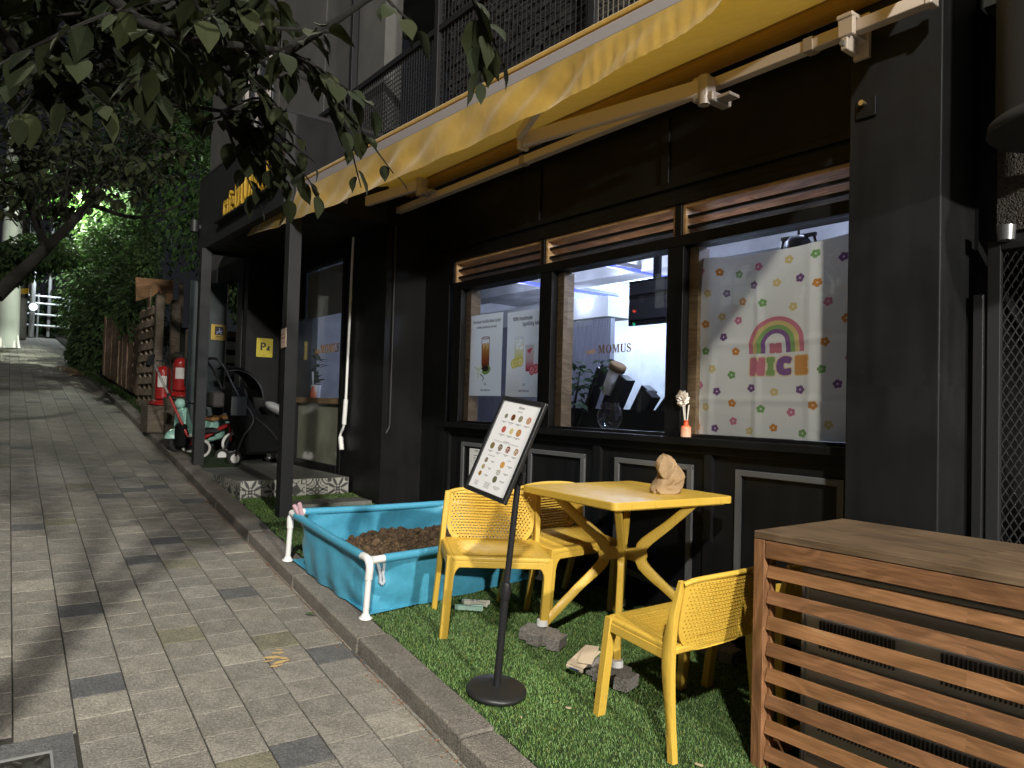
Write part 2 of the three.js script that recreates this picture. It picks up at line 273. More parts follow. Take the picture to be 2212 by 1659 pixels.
// fallen leaf on the pavement
{
  const c = pg(669, 1329, -0.076), s = new THREE.Shape([[-0.026, 0], [-0.016, 0.014], [0, 0.019], [0.016, 0.013], [0.032, 0.002], [0.014, -0.014], [-0.004, -0.018], [-0.018, -0.011]].map(([x, y]) => new THREE.Vector2(x, y)));
  const g = fin(new THREE.ExtrudeGeometry(s, { depth: 0.001, bevelEnabled: false })); const p = g.attributes.position; for (let i = 0; i < p.count; i++) p.setZ(i, p.getZ(i) + p.getX(i) ** 2 * 9 + Math.abs(p.getY(i)) * 0.3); g.computeVertexNormals();
  const m = single('fallen_leaf', g, leafMat(0.07, 0.16, 0.05), 'small green leaf fallen on the pavement by the kerb', 'leaf'); m.rotation.set(-Math.PI / 2, 0, 0.5); m.position.copy(c).add(V(0, 0.004, 0));
}
// artificial turf
{
  const turfBase = std([0.025, 0.06, 0.012], { map: grain, roughness: 1 });
  const zk = (x) => 1.802 + 0.0475 * (x + 3);
  const strip = (x0, x1, z0) => quad(V(x0, gy(x0) - 0.004, zk(x0)), V(x1, gy(x1) - 0.004, zk(x1)), V(x1, gy(x1) - 0.004, z0), V(x0, gy(x0) - 0.004, z0));
  struct('turf_base', uvm(mg(strip(-6.36, 0.5, 0.14), strip(-9.2, -6.36, 1.2))), turfBase);
  const blade = new THREE.BufferGeometry();
  blade.setAttribute('position', new THREE.Float32BufferAttribute([-0.0013, 0, 0, 0.0013, 0, 0, 0.001, 0.008, 0.0018, -0.001, 0.008, 0.0018, 0, 0.0125, 0.006], 3)); blade.setIndex([0, 1, 2, 0, 2, 3, 3, 2, 4]); blade.computeVertexNormals();
  const N = 190000, im = new THREE.InstancedMesh(blade, std([1, 1, 1], { roughness: 0.5, side: THREE.DoubleSide }), N); im.name = 'turf_blades';
  const d = new THREE.Object3D(), c = new THREE.Color(); let k = 0;
  while (k < N) {
    const left = rnd() < 0.12; let x = left ? rr(-9.0, -6.36) : rr(-6.34, -0.9), z = left ? rr(1.62, 1.76) : rr(0.3, 1.9);
    if (!left && x < -4.8 && rnd() < 0.3) continue;
    const e = zk(x) + 0.012 * Math.sin(x * 31) + 0.009 * Math.sin(x * 77) + (rnd() < 0.06 ? 0.02 : 0); if (z > e) continue;
    if (x > -1.65 && z < 1.05) continue;
    d.position.set(x, gy(x) - 0.005, z); d.rotation.set(rr(-0.35, 0.35), rr(0, 6.283), rr(-0.35, 0.35)); d.scale.set(1, rr(0.6, 1.25), 1); d.updateMatrix(); im.setMatrixAt(k, d.matrix);
    const t = fbm(x * 2 + 50, z * 2 + 50, 512, 3, 60), q = rr(0.75, 1.25) * (0.62 + 0.76 * t); const br = rnd() < 0.1; c.setRGB(br ? 0.21 * q : 0.118 * q, (br ? 0.235 : 0.215) * q, 0.056 * q); im.setColorAt(k, c); k++;
  }
  im.userData = { kind: 'stuff', label: 'short green artificial turf between the kerb and the cafe front', category: 'turf' }; put(im, scene);
  const chips = []; // pale chips lying on the turf
  const chip = std([0.5, 0.4, 0.26], { roughness: 0.9 });
  for (const [u, v, s] of [[1228, 1529, 0.024], [1510, 1652, 0.03], [1126, 1549, 0.014]]) {
    const m = single('wood_chip', uvm(new THREE.BoxGeometry(s, 0.004, s * 0.35)), chip, ['thin pale wood chip on the turf beside the sign base', 'pale wood chip on the turf behind the near chair leg', 'tiny pale chip on the turf right by the kerb'][chips.length], 'wood chip'); m.position.copy(pg(u, v, 0.017)); m.rotation.y = rr(-1, 1); chips.push(m);
  }
}
// tiled entrance step
{
  const st = thing('entrance_step', 'low entrance platform with patterned grey and white tile risers', 'step');
  const x0 = -8.28, x1 = -6.37, z0 = 0.62, z1 = 1.64, top = 0.829;
  part('core', b2(x0 + 0.012, x1 - 0.012, 0.55, top - 0.012, z0, z1 - 0.012), M.grey, st);
  const pat = (k) => canvasTex(256, 256, (g, w) => {
    g.fillStyle = '#b9b7b0'; g.fillRect(0, 0, w, w); g.strokeStyle = '#3b3b3c'; g.fillStyle = '#4a4a4b'; g.lineWidth = 9; g.translate(128, 128);
    for (let q = 0; q < 4; q++) {
      g.save(); g.rotate(q * Math.PI / 2);
      if (k === 0) { g.beginPath(); g.arc(-128, -128, 80, 0, 1.571); g.stroke(); g.beginPath(); g.arc(-128, -128, 52, 0, 1.571); g.stroke(); g.beginPath(); g.ellipse(0, -58, 20, 48, 0, 0, 6.29); g.fill(); g.beginPath(); g.ellipse(52, -52, 12, 36, 0.785, 0, 6.29); g.fill(); }
      if (k === 1) { g.beginPath(); g.moveTo(0, -96); g.lineTo(62, 0); g.lineTo(0, 0); g.fill(); g.beginPath(); g.arc(-96, -96, 28, 0, 6.29); g.stroke(); g.beginPath(); g.arc(0, -112, 34, 0, 3.14); g.stroke(); g.fillRect(60, -124, 14, 60); }
      if (k === 2) { for (let a = 0; a < 5; a++) { g.beginPath(); g.arc(-128, -128, 34 + a * 36, 0, 1.571); g.lineWidth = a % 2 ? 14 : 5; g.stroke(); } g.beginPath(); g.arc(0, -66, 18, 0, 6.29); g.fill(); }
      if (k === 3) { g.beginPath(); g.ellipse(40, -84, 16, 52, 0.5, 0, 6.29); g.fill(); g.beginPath(); g.ellipse(-40, -84, 16, 52, -0.5, 0, 6.29); g.fill(); g.beginPath(); g.arc(0, -30, 20, 0, 6.29); g.stroke(); g.beginPath(); g.arc(-110, -110, 30, 0, 6.29); g.fill(); }
      g.restore();
    }
    g.beginPath(); g.arc(0, 0, 22, 0, 6.29); g.stroke();
  });
  const pm = [0, 1, 2, 3].map((k) => std([0.85, 0.85, 0.83], { map: pat(k), roughness: 0.45 }));
  const tile = (w, h) => { const g = fin(new RoundedBoxGeometry(w, h, 0.012, 1, 0.002)), p = g.attributes.position, u = g.attributes.uv; for (let i = 0; i < p.count; i++) u.setXY(i, p.getX(i) / 0.2 + 0.5, p.getY(i) / 0.2 + 0.5); return g; };
  const tg = tile(0.196, 0.196);
  for (let i = 0; i < 10; i++) { const x = x0 + 0.098 + i * 0.2; if (x > x1) break; const m = part('riser_tile', tg, pm[(i * 3 + 1) % 4], st); m.position.set(x, top - 0.1, z1 - 0.006); }
  for (let i = 0; i < 5; i++) { const m = part('riser_tile', tg, pm[(i + 3) % 4], st); m.position.set(x1 - 0.006, top - 0.1, z1 - 0.11 - i * 0.2); m.rotation.y = Math.PI / 2; }
  const sm = std([0.27, 0.275, 0.25], { map: grain, roughness: 0.5 });
  for (let i = 0; i < 4; i++) for (let j = 0; j < 2; j++) part('floor_tile', r2(x0 + i * 0.4775 + 0.002, x0 + (i + 1) * 0.4775 - 0.002, top - 0.012, top, z0 + j * 0.51 + 0.002, z0 + (j + 1) * 0.51 - 0.002, 0.002), sm, st);
  // a lower slate apron beside the step
  const ap = thing('slate_apron', 'dark slate slab on the ground beside the tiled step', 'slab'); part('slab', b2(-6.35, -5.9, 0.5, 0.668, 0.62, 1.3), sm, ap);
}

// ---------- cafe building: shop front ----------
const font = await new FontLoader().loadAsync('fonts/droid/droid_serif_bold.typeface.json');
const fontSans = await new FontLoader().loadAsync('fonts/droid/droid_sans_bold.typeface.json');
const word = (s, size, depth, f = font) => fin(new TextGeometry(s, { font: f, size, depth, curveSegments: 4, bevelEnabled: false }));
const cafe = thing('cafe_building', 'black fronted two storey cafe with three shop windows over panelled wainscot', 'building');
{
  const B = M.black;
  // walls round the room (thick, closed)
  const wallIn = std([0.62, 0.62, 0.62], { map: blotch, roughness: 0.9 }), ceil = std([0.5, 0.5, 0.5], { map: blotch, roughness: 0.95 });
  part('back_wall', b2(-9.9, -0.9, 0.2, 3.6, -4.15, -4), wallIn, cafe);
  part('side_wall', b2(-10.05, -9.9, 0.2, 3.6, -4.15, 0.6), wallIn, cafe);
  part('side_wall', b2(-1.5, -1.35, 0, 3.6, -4.0, 0.055), wallIn, cafe); part('outer_side_wall', b2(-1.349, -1.32, -0.1, 3.95, -4.15, 0.055), M.pillar, cafe);
  part('ceiling', b2(-9.9, -1.5, 3.22, 3.36, -4.0, 0.1), ceil, cafe);
  part('floor', b2(-9.9, -1.5, 0.4, 0.55, -4.0, 0.1), std([0.13, 0.12, 0.11], { map: grain, roughness: 0.5 }), cafe);
  part('concrete_beam', b2(-9.9, -1.5, 2.96, 3.21, -2.36, -2.02), ceil, cafe);
  part('concrete_beam', b2(-7.2, -6.95, 2.9, 3.22, -4.0, -2.37), ceil, cafe);
  part('soffit_box', b2(-9.9, -6.19, 2.62, 2.86, -2.95, -2.5), std([0.5, 0.5, 0.48], { roughness: 0.7 }), cafe);
  // ribbed partition
  const part1 = part('partition', b2(-9.9, -6.19, 0.55, 2.6, -2.62, -2.56), std([0.21, 0.21, 0.24], { roughness: 0.8 }), cafe), ribs = [];
  for (let x = -9.8; x < -6.2; x += 0.03) ribs.push(b2(x, x + 0.017, 0.55, 2.6, -2.559, -2.545)); part('ribs', mg(ribs), part1.material, part1).userData.kind = 'stuff';
  // fascia and header
  part('fascia', b2(-5.8, -1.73, 2.8, 3.95, 0.02, 0.2), B, cafe);
  part('fascia_trim', r2(-5.8, -1.73, 2.86, 2.9, 0.2, 0.225), B, cafe);
  for (const x of [-2.98, -4.2]) part('fascia_post', r2(x - 0.03, x + 0.03, 2.9, 3.3, 0.2, 0.215), B, cafe);
  part('header_rail', r2(-5.33, -1.73, 2.757, 2.8, 0.02, 0.215), B, cafe);
  part('transom_rail', r2(-5.33, -1.73, 2.505, 2.57, 0.06, 0.21), B, cafe);
  part('window_sill', r2(-5.35, -1.73, 1.337, 1.38, 0.0, 0.245, 0.006), B, cafe);
  for (const [a, b] of [[-5.33, -5.2], [-4.155, -4.02], [-2.95, -2.83]]) part('mullion', r2(a, b, 1.38, 2.505, 0.07, 0.205), B, cafe);
  for (const [a, b] of [[-5.4, -5.325], [-4.155, -4.115], [-2.9, -2.85]]) part('louvre_post', r2(a, b, 2.57, 2.757, 0.06, 0.205), B, cafe);
  // louvre boxes: timber shelves with black rods in front
  for (const [a, b] of [[-5.322, -4.158], [-4.112, -2.903], [-2.847, -1.735]]) {
    const lb = part('louvre_box', mg(b2(a, b, 2.735, 2.755, -0.03, 0.19), b2(a, a + 0.018, 2.572, 2.735, -0.03, 0.19), b2(b - 0.018, b, 2.572, 2.735, -0.03, 0.19)), M.louvre, cafe);
    for (const y of [2.675, 2.612]) { part('shelf_slat', r2(a + 0.018, b - 0.018, y, y + 0.016, -0.02, 0.15, 0.002), M.louvre, lb); part('front_rod', r2(a + 0.012, b - 0.012, y - 0.002, y + 0.017, 0.151, 0.172, 0.002), B, lb); }
    part('louvre_glass', b2(a + 0.02, b - 0.02, 2.575, 2.735, -0.05, -0.046), M.glass, lb);
  }
  // window panes with timber jambs behind them
  for (const [a, b] of [[-5.2, -4.155], [-4.02, -2.95], [-2.83, -1.73]]) {
    const w = part('window_pane', b2(a, b, 1.382, 2.504, 0.155, 0.161), M.glass, cafe);
    part('jamb', r2(a + 0.002, a + 0.07, 1.382, 2.5, 0.05, 0.148, 0.003), M.jamb, w);
    part('stop_bead', b2(a, b, 1.381, 1.4, 0.165, 0.2), B, w);
  }
  // wainscot
  part('wainscot', b2(-5.81, -1.73, -0.05, 1.337, -0.02, 0.17), B, cafe);
  part('plain_wall', b2(-5.81, -5.4, 1.337, 2.8, -0.02, 0.2), B, cafe);
  part('plain_wall', b2(-5.81, -5.4, 0.4, 1.337, 0.17, 0.2), B, cafe);
  part('top_rail', r2(-5.4, -1.73, 1.29, 1.337, 0.17, 0.2), B, cafe);
  for (const [x, w] of [[-2.63, 0.05], [-3.53, 0.07], [-4.4, 0.06], [-5.37, 0.06]]) part('stile', b2(x - w / 2, x + w / 2, 0.1, 1.29, 0.17, 0.197), B, cafe);
  for (const [a, b] of [[-5.157, -4.55], [-4.257, -3.655], [-3.367, -2.748], [-2.451, -1.84]]) {
    const yb = (x) => gy(x) + 0.15, w = 0.034, f = part('panel_moulding', mg(
      bar(V(a, 1.222 - w / 2, 0.18), V(b, 1.222 - w / 2, 0.18), 0.02, w, 0.006), bar(V(a, yb(a) + w / 2, 0.18), V(b, yb(b) + w / 2, 0.18), 0.02, w, 0.006),
      bx(w, 1.222 - yb(a), 0.021, a + w / 2, (1.222 + yb(a)) / 2, 0.18), bx(w, 1.222 - yb(b), 0.021, b - w / 2, (1.222 + yb(b)) / 2, 0.18)), M.mould, cafe);
    part('inner_bead', mg(b2(a + w, b - w, 1.222 - w - 0.012, 1.222 - w, 0.17, 0.177), b2(a + w, a + w + 0.01, yb(a) + w, 1.2, 0.17, 0.177), b2(b - w - 0.01, b - w, yb(b) + w, 1.2, 0.17, 0.177)), B, f);
  }
  // right pillar
  part('pillar', r2(-1.725, -1.33, -0.2, 3.95, 0.06, 0.4, 0.008), M.pillar, cafe);
  part('pillar_plate', r2(-1.69, -1.6, 2.86, 2.95, 0.4, 0.412), B, cafe);
  part('anchor_bolt', cy(0.012, 0.012, 0.03, -1.655, 0, 0).rotateX(Math.PI / 2).translate(0, 2.925, 0.42), std([0.7, 0.6, 0.35], { metalness: 0.9, roughness: 0.3 }), cafe);
  // left block beside the entrance
  part('entrance_block', b2(-6.48, -5.8, 0.3, 3.95, 0.0, 0.6), B, cafe);
  part('conduit', mg(rod(V(-5.785, 3.1, 0.53), V(-5.785, 1.32, 0.53), 0.014), rod(V(-5.785, 1.32, 0.53), V(-5.79, 1.26, 0.56), 0.014)), M.blackMetal, cafe);
  // entrance glazing, z = 0.6
  part('entrance_header', b2(-8.4, -6.48, 2.98, 3.95, 0.42, 0.6), B, cafe);
  part('entrance_wall', b2(-8.4, -7.88, 0.5, 2.98, 0.42, 0.6), B, cafe);
  const door = part('entrance_frame', mg(r2(-7.88, -7.82, 0.829, 2.98, 0.53, 0.61), r2(-6.7, -6.63, 0.829, 2.98, 0.53, 0.61), r2(-7.82, -6.7, 0.829, 0.9, 0.53, 0.62), r2(-7.82, -6.7, 2.93, 2.98, 0.53, 0.61)), B, cafe);
  part('entrance_jamb', b2(-6.63, -6.48, 0.5, 2.98, 0.42, 0.6), B, cafe);
  part('pane', b2(-7.82, -6.7, 1.56, 2.93, 0.563, 0.569), M.glass, door);
  part('lower_pane', b2(-7.82, -6.7, 0.9, 1.5, 0.555, 0.569), phy([0.26, 0.27, 0.205], { map: blotch, roughness: 0.15, clearcoat: 0.6, clearcoatRoughness: 0.05 }), door);
  part('ledge', r2(-7.82, -6.7, 1.5, 1.56, 0.3, 0.6), M.jamb, door);
  part('roller_blind', b2(-7.82, -6.7, 2.42, 2.92, 0.5, 0.506), std([0.33, 0.32, 0.24], { map: cloth, roughness: 0.9 }), door);
  // P wall and the doorway further along
  part('return_wall', b2(-8.55, -8.4, 0.6, 3.95, 0.3, 0.98), B, cafe);
  part('doorway_frame', mg(r2(-9.95, -9.6, 0.8, 3.15, 0.85, 1.0), r2(-8.72, -8.55, 0.8, 3.15, 0.85, 0.995), r2(-9.6, -8.72, 2.95, 3.15, 0.85, 0.99)), M.post, cafe);
  part('doorway_back', b2(-9.9, -8.5, 0.6, 3.3, 0.1, 0.2), std([0.02, 0.03, 0.034], { roughness: 0.7 }), cafe);
  part('over_door', b2(-10.2, -8.4, 3.16, 3.95, 0.7, 0.98), std([0.10, 0.10, 0.098], { map: blotch }), cafe);
  const leaf = part('open_door_leaf', r2(-9.16, -9.12, 0.95, 2.9, 1.0, 1.42), std([0.016, 0.026, 0.03], { roughness: 0.4 }), cafe);
  part('edge_strip', r2(-9.165, -9.115, 0.95, 2.9, 0.985, 1.0), M.alum, leaf);
  // upper storey
  const up = std([0.105, 0.1, 0.096], { map: blotch, roughness: 0.8 });
  for (const [a, b] of [[-11.9, -10.4], [-10.38, -8.9], [-8.88, -7.5], [-7.48, -6.1]]) part('cladding_panel', r2(a, b, 3.95, 8.2, 0.36, 0.54, 0.006), up, cafe);
  part('cladding_seam', mg([-10.39, -8.89, -7.49].map((x) => b2(x - 0.015, x + 0.015, 3.95, 8.2, 0.36, 0.52))), std([0.06, 0.04, 0.035]), cafe);
  part('upper_window', b2(-9.9, -9.1, 4.4, 6.2, 0.545, 0.56), std([0.09, 0.095, 0.11], { roughness: 0.12 }), cafe);
  part('upper_window_frame', mg(b2(-9.98, -9.9, 4.3, 6.3, 0.6, 0.65), b2(-9.1, -9.02, 4.3, 6.3, 0.6, 0.65), b2(-9.9, -9.1, 6.2, 6.3, 0.6, 0.65)), M.alum, cafe);
  part('roof_slab', b2(-11.9, -1.3, 8.2, 8.4, -4.2, 0.7), M.grey, cafe);
  part('upper_back_wall', b2(-11.9, -1.3, 3.6, 8.2, -4.3, -4.16), M.grey, cafe);
  part('floor_slab', b2(-11.9, -1.3, 3.37, 3.6, -4.15, 0.0), M.grey, cafe);
  // rough stone wall behind the balcony: dark split-face bricks in courses
  const sw = part('stone_wall', b2(-6.1, -1.3, 3.6, 8.2, -0.35, -0.2), std([0.025, 0.024, 0.023], { roughness: 1 }), cafe);
  const sm = [[0.06, 0.055, 0.052], [0.045, 0.042, 0.04], [0.075, 0.07, 0.064]].map((c) => std(c, { map: grain, roughness: 0.95, bumpMap: speck, bumpScale: 0.01 }));
  const sg = [0, 1, 2].map(() => { const g = new THREE.BoxGeometry(0.21, 0.085, 0.06, 3, 2, 1), p = g.attributes.position; for (let i = 0; i < p.count; i++) { if (p.getZ(i) > 0) p.setZ(i, p.getZ(i) + rr(-0.02, 0.015)); } g.computeVertexNormals(); return uvm(g); });
  let n = 0; const extra = [];
  for (let r = 0; r < 28; r++) for (let i = 0; i < 22; i++) {
    const x = -6.05 + i * 0.218 + (r % 2) * 0.11, y = 4.3 + r * 0.092; if (x > -1.4) continue;
    if (n < 300 && r < 19) { const m = part('stone_brick', sg[n % 3], sm[Math.floor(rnd() * 3)], sw); m.position.set(x, y, -0.175 + rr(-0.008, 0.01)); n++; } else extra.push(sg[(i + r) % 3].clone().translate(x, y, -0.18));
  }
  part('upper_stone_bricks', mergeGeometries(extra), sm[1], sw).userData.kind = 'stuff';
}
// wire mesh balcony rail above the awning
{
  const bal = thing('balcony_railing', 'black mesh balcony railing above the yellow awning', 'railing');
  const z = 0.62, x0 = -9.2, x1 = -1.4;
  part('top_rail', r2(x0, x1, 4.48, 4.53, z - 0.025, z + 0.025), M.blackMetal, bal);
  part('bottom_rail', r2(x0, x1, 3.66, 3.7, z - 0.02, z + 0.02), M.blackMetal, bal);
  for (const x of [-9.2, -7.9, -6.6, -5.0, -3.2, -1.42]) part('post', r2(x - 0.03, x + 0.03, 3.6, x < -7 ? 4.48 : 7.4, z - 0.03, z + 0.03), M.blackMetal, bal);
  const wires = (a, b, y0, y1, s, m, nm) => { const g = []; for (let x = a; x < b; x += s) g.push(b2(x, x + 0.005, y0, y1, z - 0.003, z + 0.003)); for (let y = y0; y < y1; y += s) g.push(b2(a, b, y, y + 0.005, z - 0.009, z - 0.003)); part(nm, mg(g), m, bal).userData.kind = 'stuff'; };
  wires(-9.17, -6.63, 3.7, 4.48, 0.042, M.blackMetal, 'mesh_panel'); wires(-6.57, -5.03, 3.7, 4.48, 0.042, M.blackMetal, 'mesh_panel'); wires(-4.97, -3.23, 3.7, 6.4, 0.05, M.blackMetal, 'mesh_panel'); wires(-3.17, -1.45, 3.7, 6.2, 0.042, std([0.09, 0.08, 0.065], { roughness: 0.6 }), 'mesh_panel');
  part('deck', b2(-9.2, -1.4, 3.6, 3.659, 0.21, 0.64), M.blackMetal, bal);
}
// entrance canopy with its lettering, on two posts
{
  const can = thing('entrance_canopy', 'black box canopy on two slim posts with yellow cafe lettering', 'canopy');
  part('front_board', r2(-8.15, -5.62, 3.05, 3.78, 1.52, 1.6), M.post, can);
  part('side_board', r2(-8.15, -8.1, 3.05, 3.78, 0.7, 1.52), M.black, can); part('side_board', r2(-5.67, -5.62, 3.05, 3.78, 0.7, 1.52), M.black, can);
  part('soffit', b2(-8.1, -5.67, 3.08, 3.12, 0.62, 1.52), M.black, can);
  part('roof_sheet', b2(-8.15, -5.62, 3.78, 3.81, 0.62, 1.6), M.blackMetal, can);
  part('post', r2(-7.935, -7.835, gy(-7.9) - 0.05, 3.05, 1.53, 1.63), M.post, can);
  part('post', r2(-5.755, -5.655, gy(-5.7) - 0.05, 3.05, 1.43, 1.53), M.post, can);
  const yel = std([0.42, 0.25, 0.02], { roughness: 0.5 });
  const w1 = word('cafe', 0.2, 0.03); w1.computeBoundingBox(); w1.scale(0.52, 1, 1).translate(-7.16, 3.23, 1.602); part('lettering', w1, yel, can);
  const w2 = word('MOMUS', 0.3, 0.05); w2.scale(0.62, 1, 1).translate(-6.76, 3.23, 1.602); part('lettering', w2, yel, can);
  part('letter_tray', r2(-7.35, -5.75, 3.2, 3.22, 1.6, 1.66), M.blackMetal, can);
  const sp = part('spotlight', cy(0.045, 0.045, 0.12, -8.05, 3.3, 1.66), M.blackMetal, can); part('bracket', b2(-8.06, -8.04, 3.28, 3.32, 1.6, 1.66), M.blackMetal, sp);
}
function dashes(g, x, y, dy, rows) { rows.forEach(([w, h], i) => { let a = x - w / 2; const e = x + w / 2; while (a < e) { const l = Math.min(e - a, 6 + ((i * 7 + Math.round(a)) % 5) * 4); g.fillRect(a, y + i * dy, l, h); a += l + 3; } }); }   // lines of print too small to read
// lit letters on the middle window, and two drink posters on the left one
{
  const y = std([0.55, 0.27, 0.03], { roughness: 0.5 });
  const t = thing('window_lettering', 'flat brown and yellow cafe name stuck on the middle window', 'lettering');
  part('small_word', word('cafe', 0.032, 0.001).translate(-3.69, 1.9, 0.1625), y, t);
  part('large_word', word('MOMUS', 0.055, 0.001).translate(-3.575, 1.9, 0.1625), std([0.16, 0.075, 0.02], { roughness: 0.5 }), t);
  const t2 = thing('door_lettering', 'small yellow cafe name stuck on the entrance pane', 'lettering');
  part('small_word', word('cafe', 0.05, 0.001).translate(-7.42, 2.02, 0.57), y, t2); part('large_word', word('MOMUS', 0.085, 0.001).translate(-7.27, 2.02, 0.57), y, t2);
}
{
  const glassOf = (g, x, y, w, h, f) => { g.strokeStyle = 'rgba(120,118,108,.8)'; g.lineWidth = 2; f(); g.beginPath(); g.ellipse(x + w / 2, y, w / 2, 9, 0, 0, 6.29); g.stroke(); g.beginPath(); g.moveTo(x, y); g.lineTo(x + 3, y + h); g.moveTo(x + w, y); g.lineTo(x + w - 3, y + h); g.stroke(); };
  const pa = canvasTex(512, 736, (g, w, h) => {
    g.fillStyle = '#e8e8df'; g.fillRect(0, 0, w, h); g.fillStyle = '#26262a'; g.textAlign = 'center'; g.font = 'bold 40px sans-serif'; g.fillText('Premium Vanilla Bean Latte', w / 2, 78, 440); g.font = 'bold 28px sans-serif'; g.fillText('(100% handmade syrup)', w / 2, 126, 330);
    glassOf(g, 190, 215, 125, 280, () => { const q = g.createLinearGradient(0, 250, 0, 500); q.addColorStop(0, '#d8b78a'); q.addColorStop(0.35, '#c98b3d'); q.addColorStop(0.75, '#8a3c17'); q.addColorStop(1, '#2a0f08'); g.fillStyle = q; g.fillRect(193, 262, 119, 232); g.strokeStyle = '#6a2a10'; g.lineWidth = 7; for (let k = 0; k < 7; k++) { g.beginPath(); g.moveTo(205 + k * 16, 280 + (k * 37) % 50); g.bezierCurveTo(190 + k * 18, 340, 222 + k * 14, 390, 208 + k * 15, 470); g.stroke(); } });
    g.fillStyle = '#7d9a4a'; g.beginPath(); g.ellipse(270, 505, 72, 38, -0.2, 0, 6.29); g.fill(); g.fillStyle = '#1b0c08'; g.beginPath(); g.ellipse(255, 490, 54, 26, 0, 0, 6.29); g.fill();
    for (let k = 0; k < 6; k++) { g.save(); g.translate(140, 505); g.rotate(k * 1.05); g.fillStyle = k % 2 ? '#cfd6a8' : '#e6e8c8'; g.beginPath(); g.ellipse(0, -36, 12, 38, 0, 0, 6.29); g.fill(); g.restore(); }
    g.strokeStyle = '#2a1510'; g.lineWidth = 9; g.beginPath(); g.moveTo(170, 540); g.bezierCurveTo(200, 560, 250, 560, 215, 600); g.stroke();
    g.fillStyle = '#333'; g.font = 'bold 26px sans-serif'; g.fillText('5.0', w / 2, 640); g.fillText('cafe mom.us', w / 2, 692, 150);
  });
  const pb = canvasTex(512, 736, (g, w, h) => {
    g.fillStyle = '#e8e8df'; g.fillRect(0, 0, w, h); g.fillStyle = '#26262a'; g.font = 'bold 46px sans-serif'; g.fillText('100% Handmade', 80, 82, 290); g.fillText('Sparkling Ade', 230, 132, 240);
    glassOf(g, 120, 230, 130, 215, () => { const q = g.createLinearGradient(0, 230, 0, 445); q.addColorStop(0, '#e6e6dc'); q.addColorStop(0.5, '#dedcae'); q.addColorStop(1, '#d8c65a'); g.fillStyle = q; g.fillRect(122, 230, 126, 215); g.fillStyle = '#f2f2ee'; for (let k = 0; k < 9; k++) g.fillRect(130 + (k * 53) % 90, 240 + (k * 31) % 90, 26, 22); });
    glassOf(g, 282, 300, 118, 220, () => { const q = g.createLinearGradient(0, 300, 0, 520); q.addColorStop(0, '#d6c8c0'); q.addColorStop(0.6, '#c9a79c'); q.addColorStop(1, '#b02330'); g.fillStyle = q; g.fillRect(285, 300, 112, 220); g.fillStyle = '#c4474d'; g.beginPath(); g.moveTo(300, 340); g.lineTo(385, 320); g.lineTo(340, 375); g.fill(); });
    for (const [x, y, c, c2] of [[110, 450, '#d9c33c', '#efe39a'], [160, 440, '#d2bb38', '#efe39a'], [205, 435, '#d9c33c', '#f0e6a6'], [430, 500, '#c84a4c', '#e59a90'], [375, 512, '#c23a40', '#e79d96']]) { g.fillStyle = c; g.beginPath(); g.arc(x, y, 42, 0, 6.29); g.fill(); g.fillStyle = c2; g.beginPath(); g.arc(x, y, 30, 0, 6.29); g.fill(); g.strokeStyle = c; g.lineWidth = 4; for (let k = 0; k < 4; k++) { g.beginPath(); g.moveTo(x - 30 * Math.cos(k * 0.785), y - 30 * Math.sin(k * 0.785)); g.lineTo(x + 30 * Math.cos(k * 0.785), y + 30 * Math.sin(k * 0.785)); g.stroke(); } }
    g.fillStyle = '#333'; g.textAlign = 'center'; g.font = 'bold 24px sans-serif'; g.fillText('레몬에이드', 165, 520, 100); g.fillText('자몽에이드', 330, 580, 100); g.font = 'bold 26px sans-serif'; g.fillText('5.0', 262, 640); g.fillText('cafe mom.us', 262, 692, 150);
  });
  const pl = (x0, x1, y0, y1, t, lbl) => { const g = fin(new THREE.PlaneGeometry(x1 - x0, y1 - y0, 6, 8)), p = g.attributes.position; for (let i = 0; i < p.count; i++) p.setZ(i, 0.003 * Math.sin(p.getX(i) * 9 + p.getY(i) * 5)); g.computeVertexNormals(); const m = single('window_poster', g, phy([0.98, 0.98, 0.98], { map: t, roughness: 0.95, transmission: 0.35, thickness: 0, side: THREE.DoubleSide }), lbl, 'poster'); m.position.set((x0 + x1) / 2, (y0 + y1) / 2, 0.146); };
  pl(-5.128, -4.675, 1.608, 2.275, pa, 'paper poster with one tall caramel latte glass in the window'); pl(-4.618, -4.178, 1.603, 2.262, pb, 'paper poster with lemon and grapefruit ade glasses in the window');
}
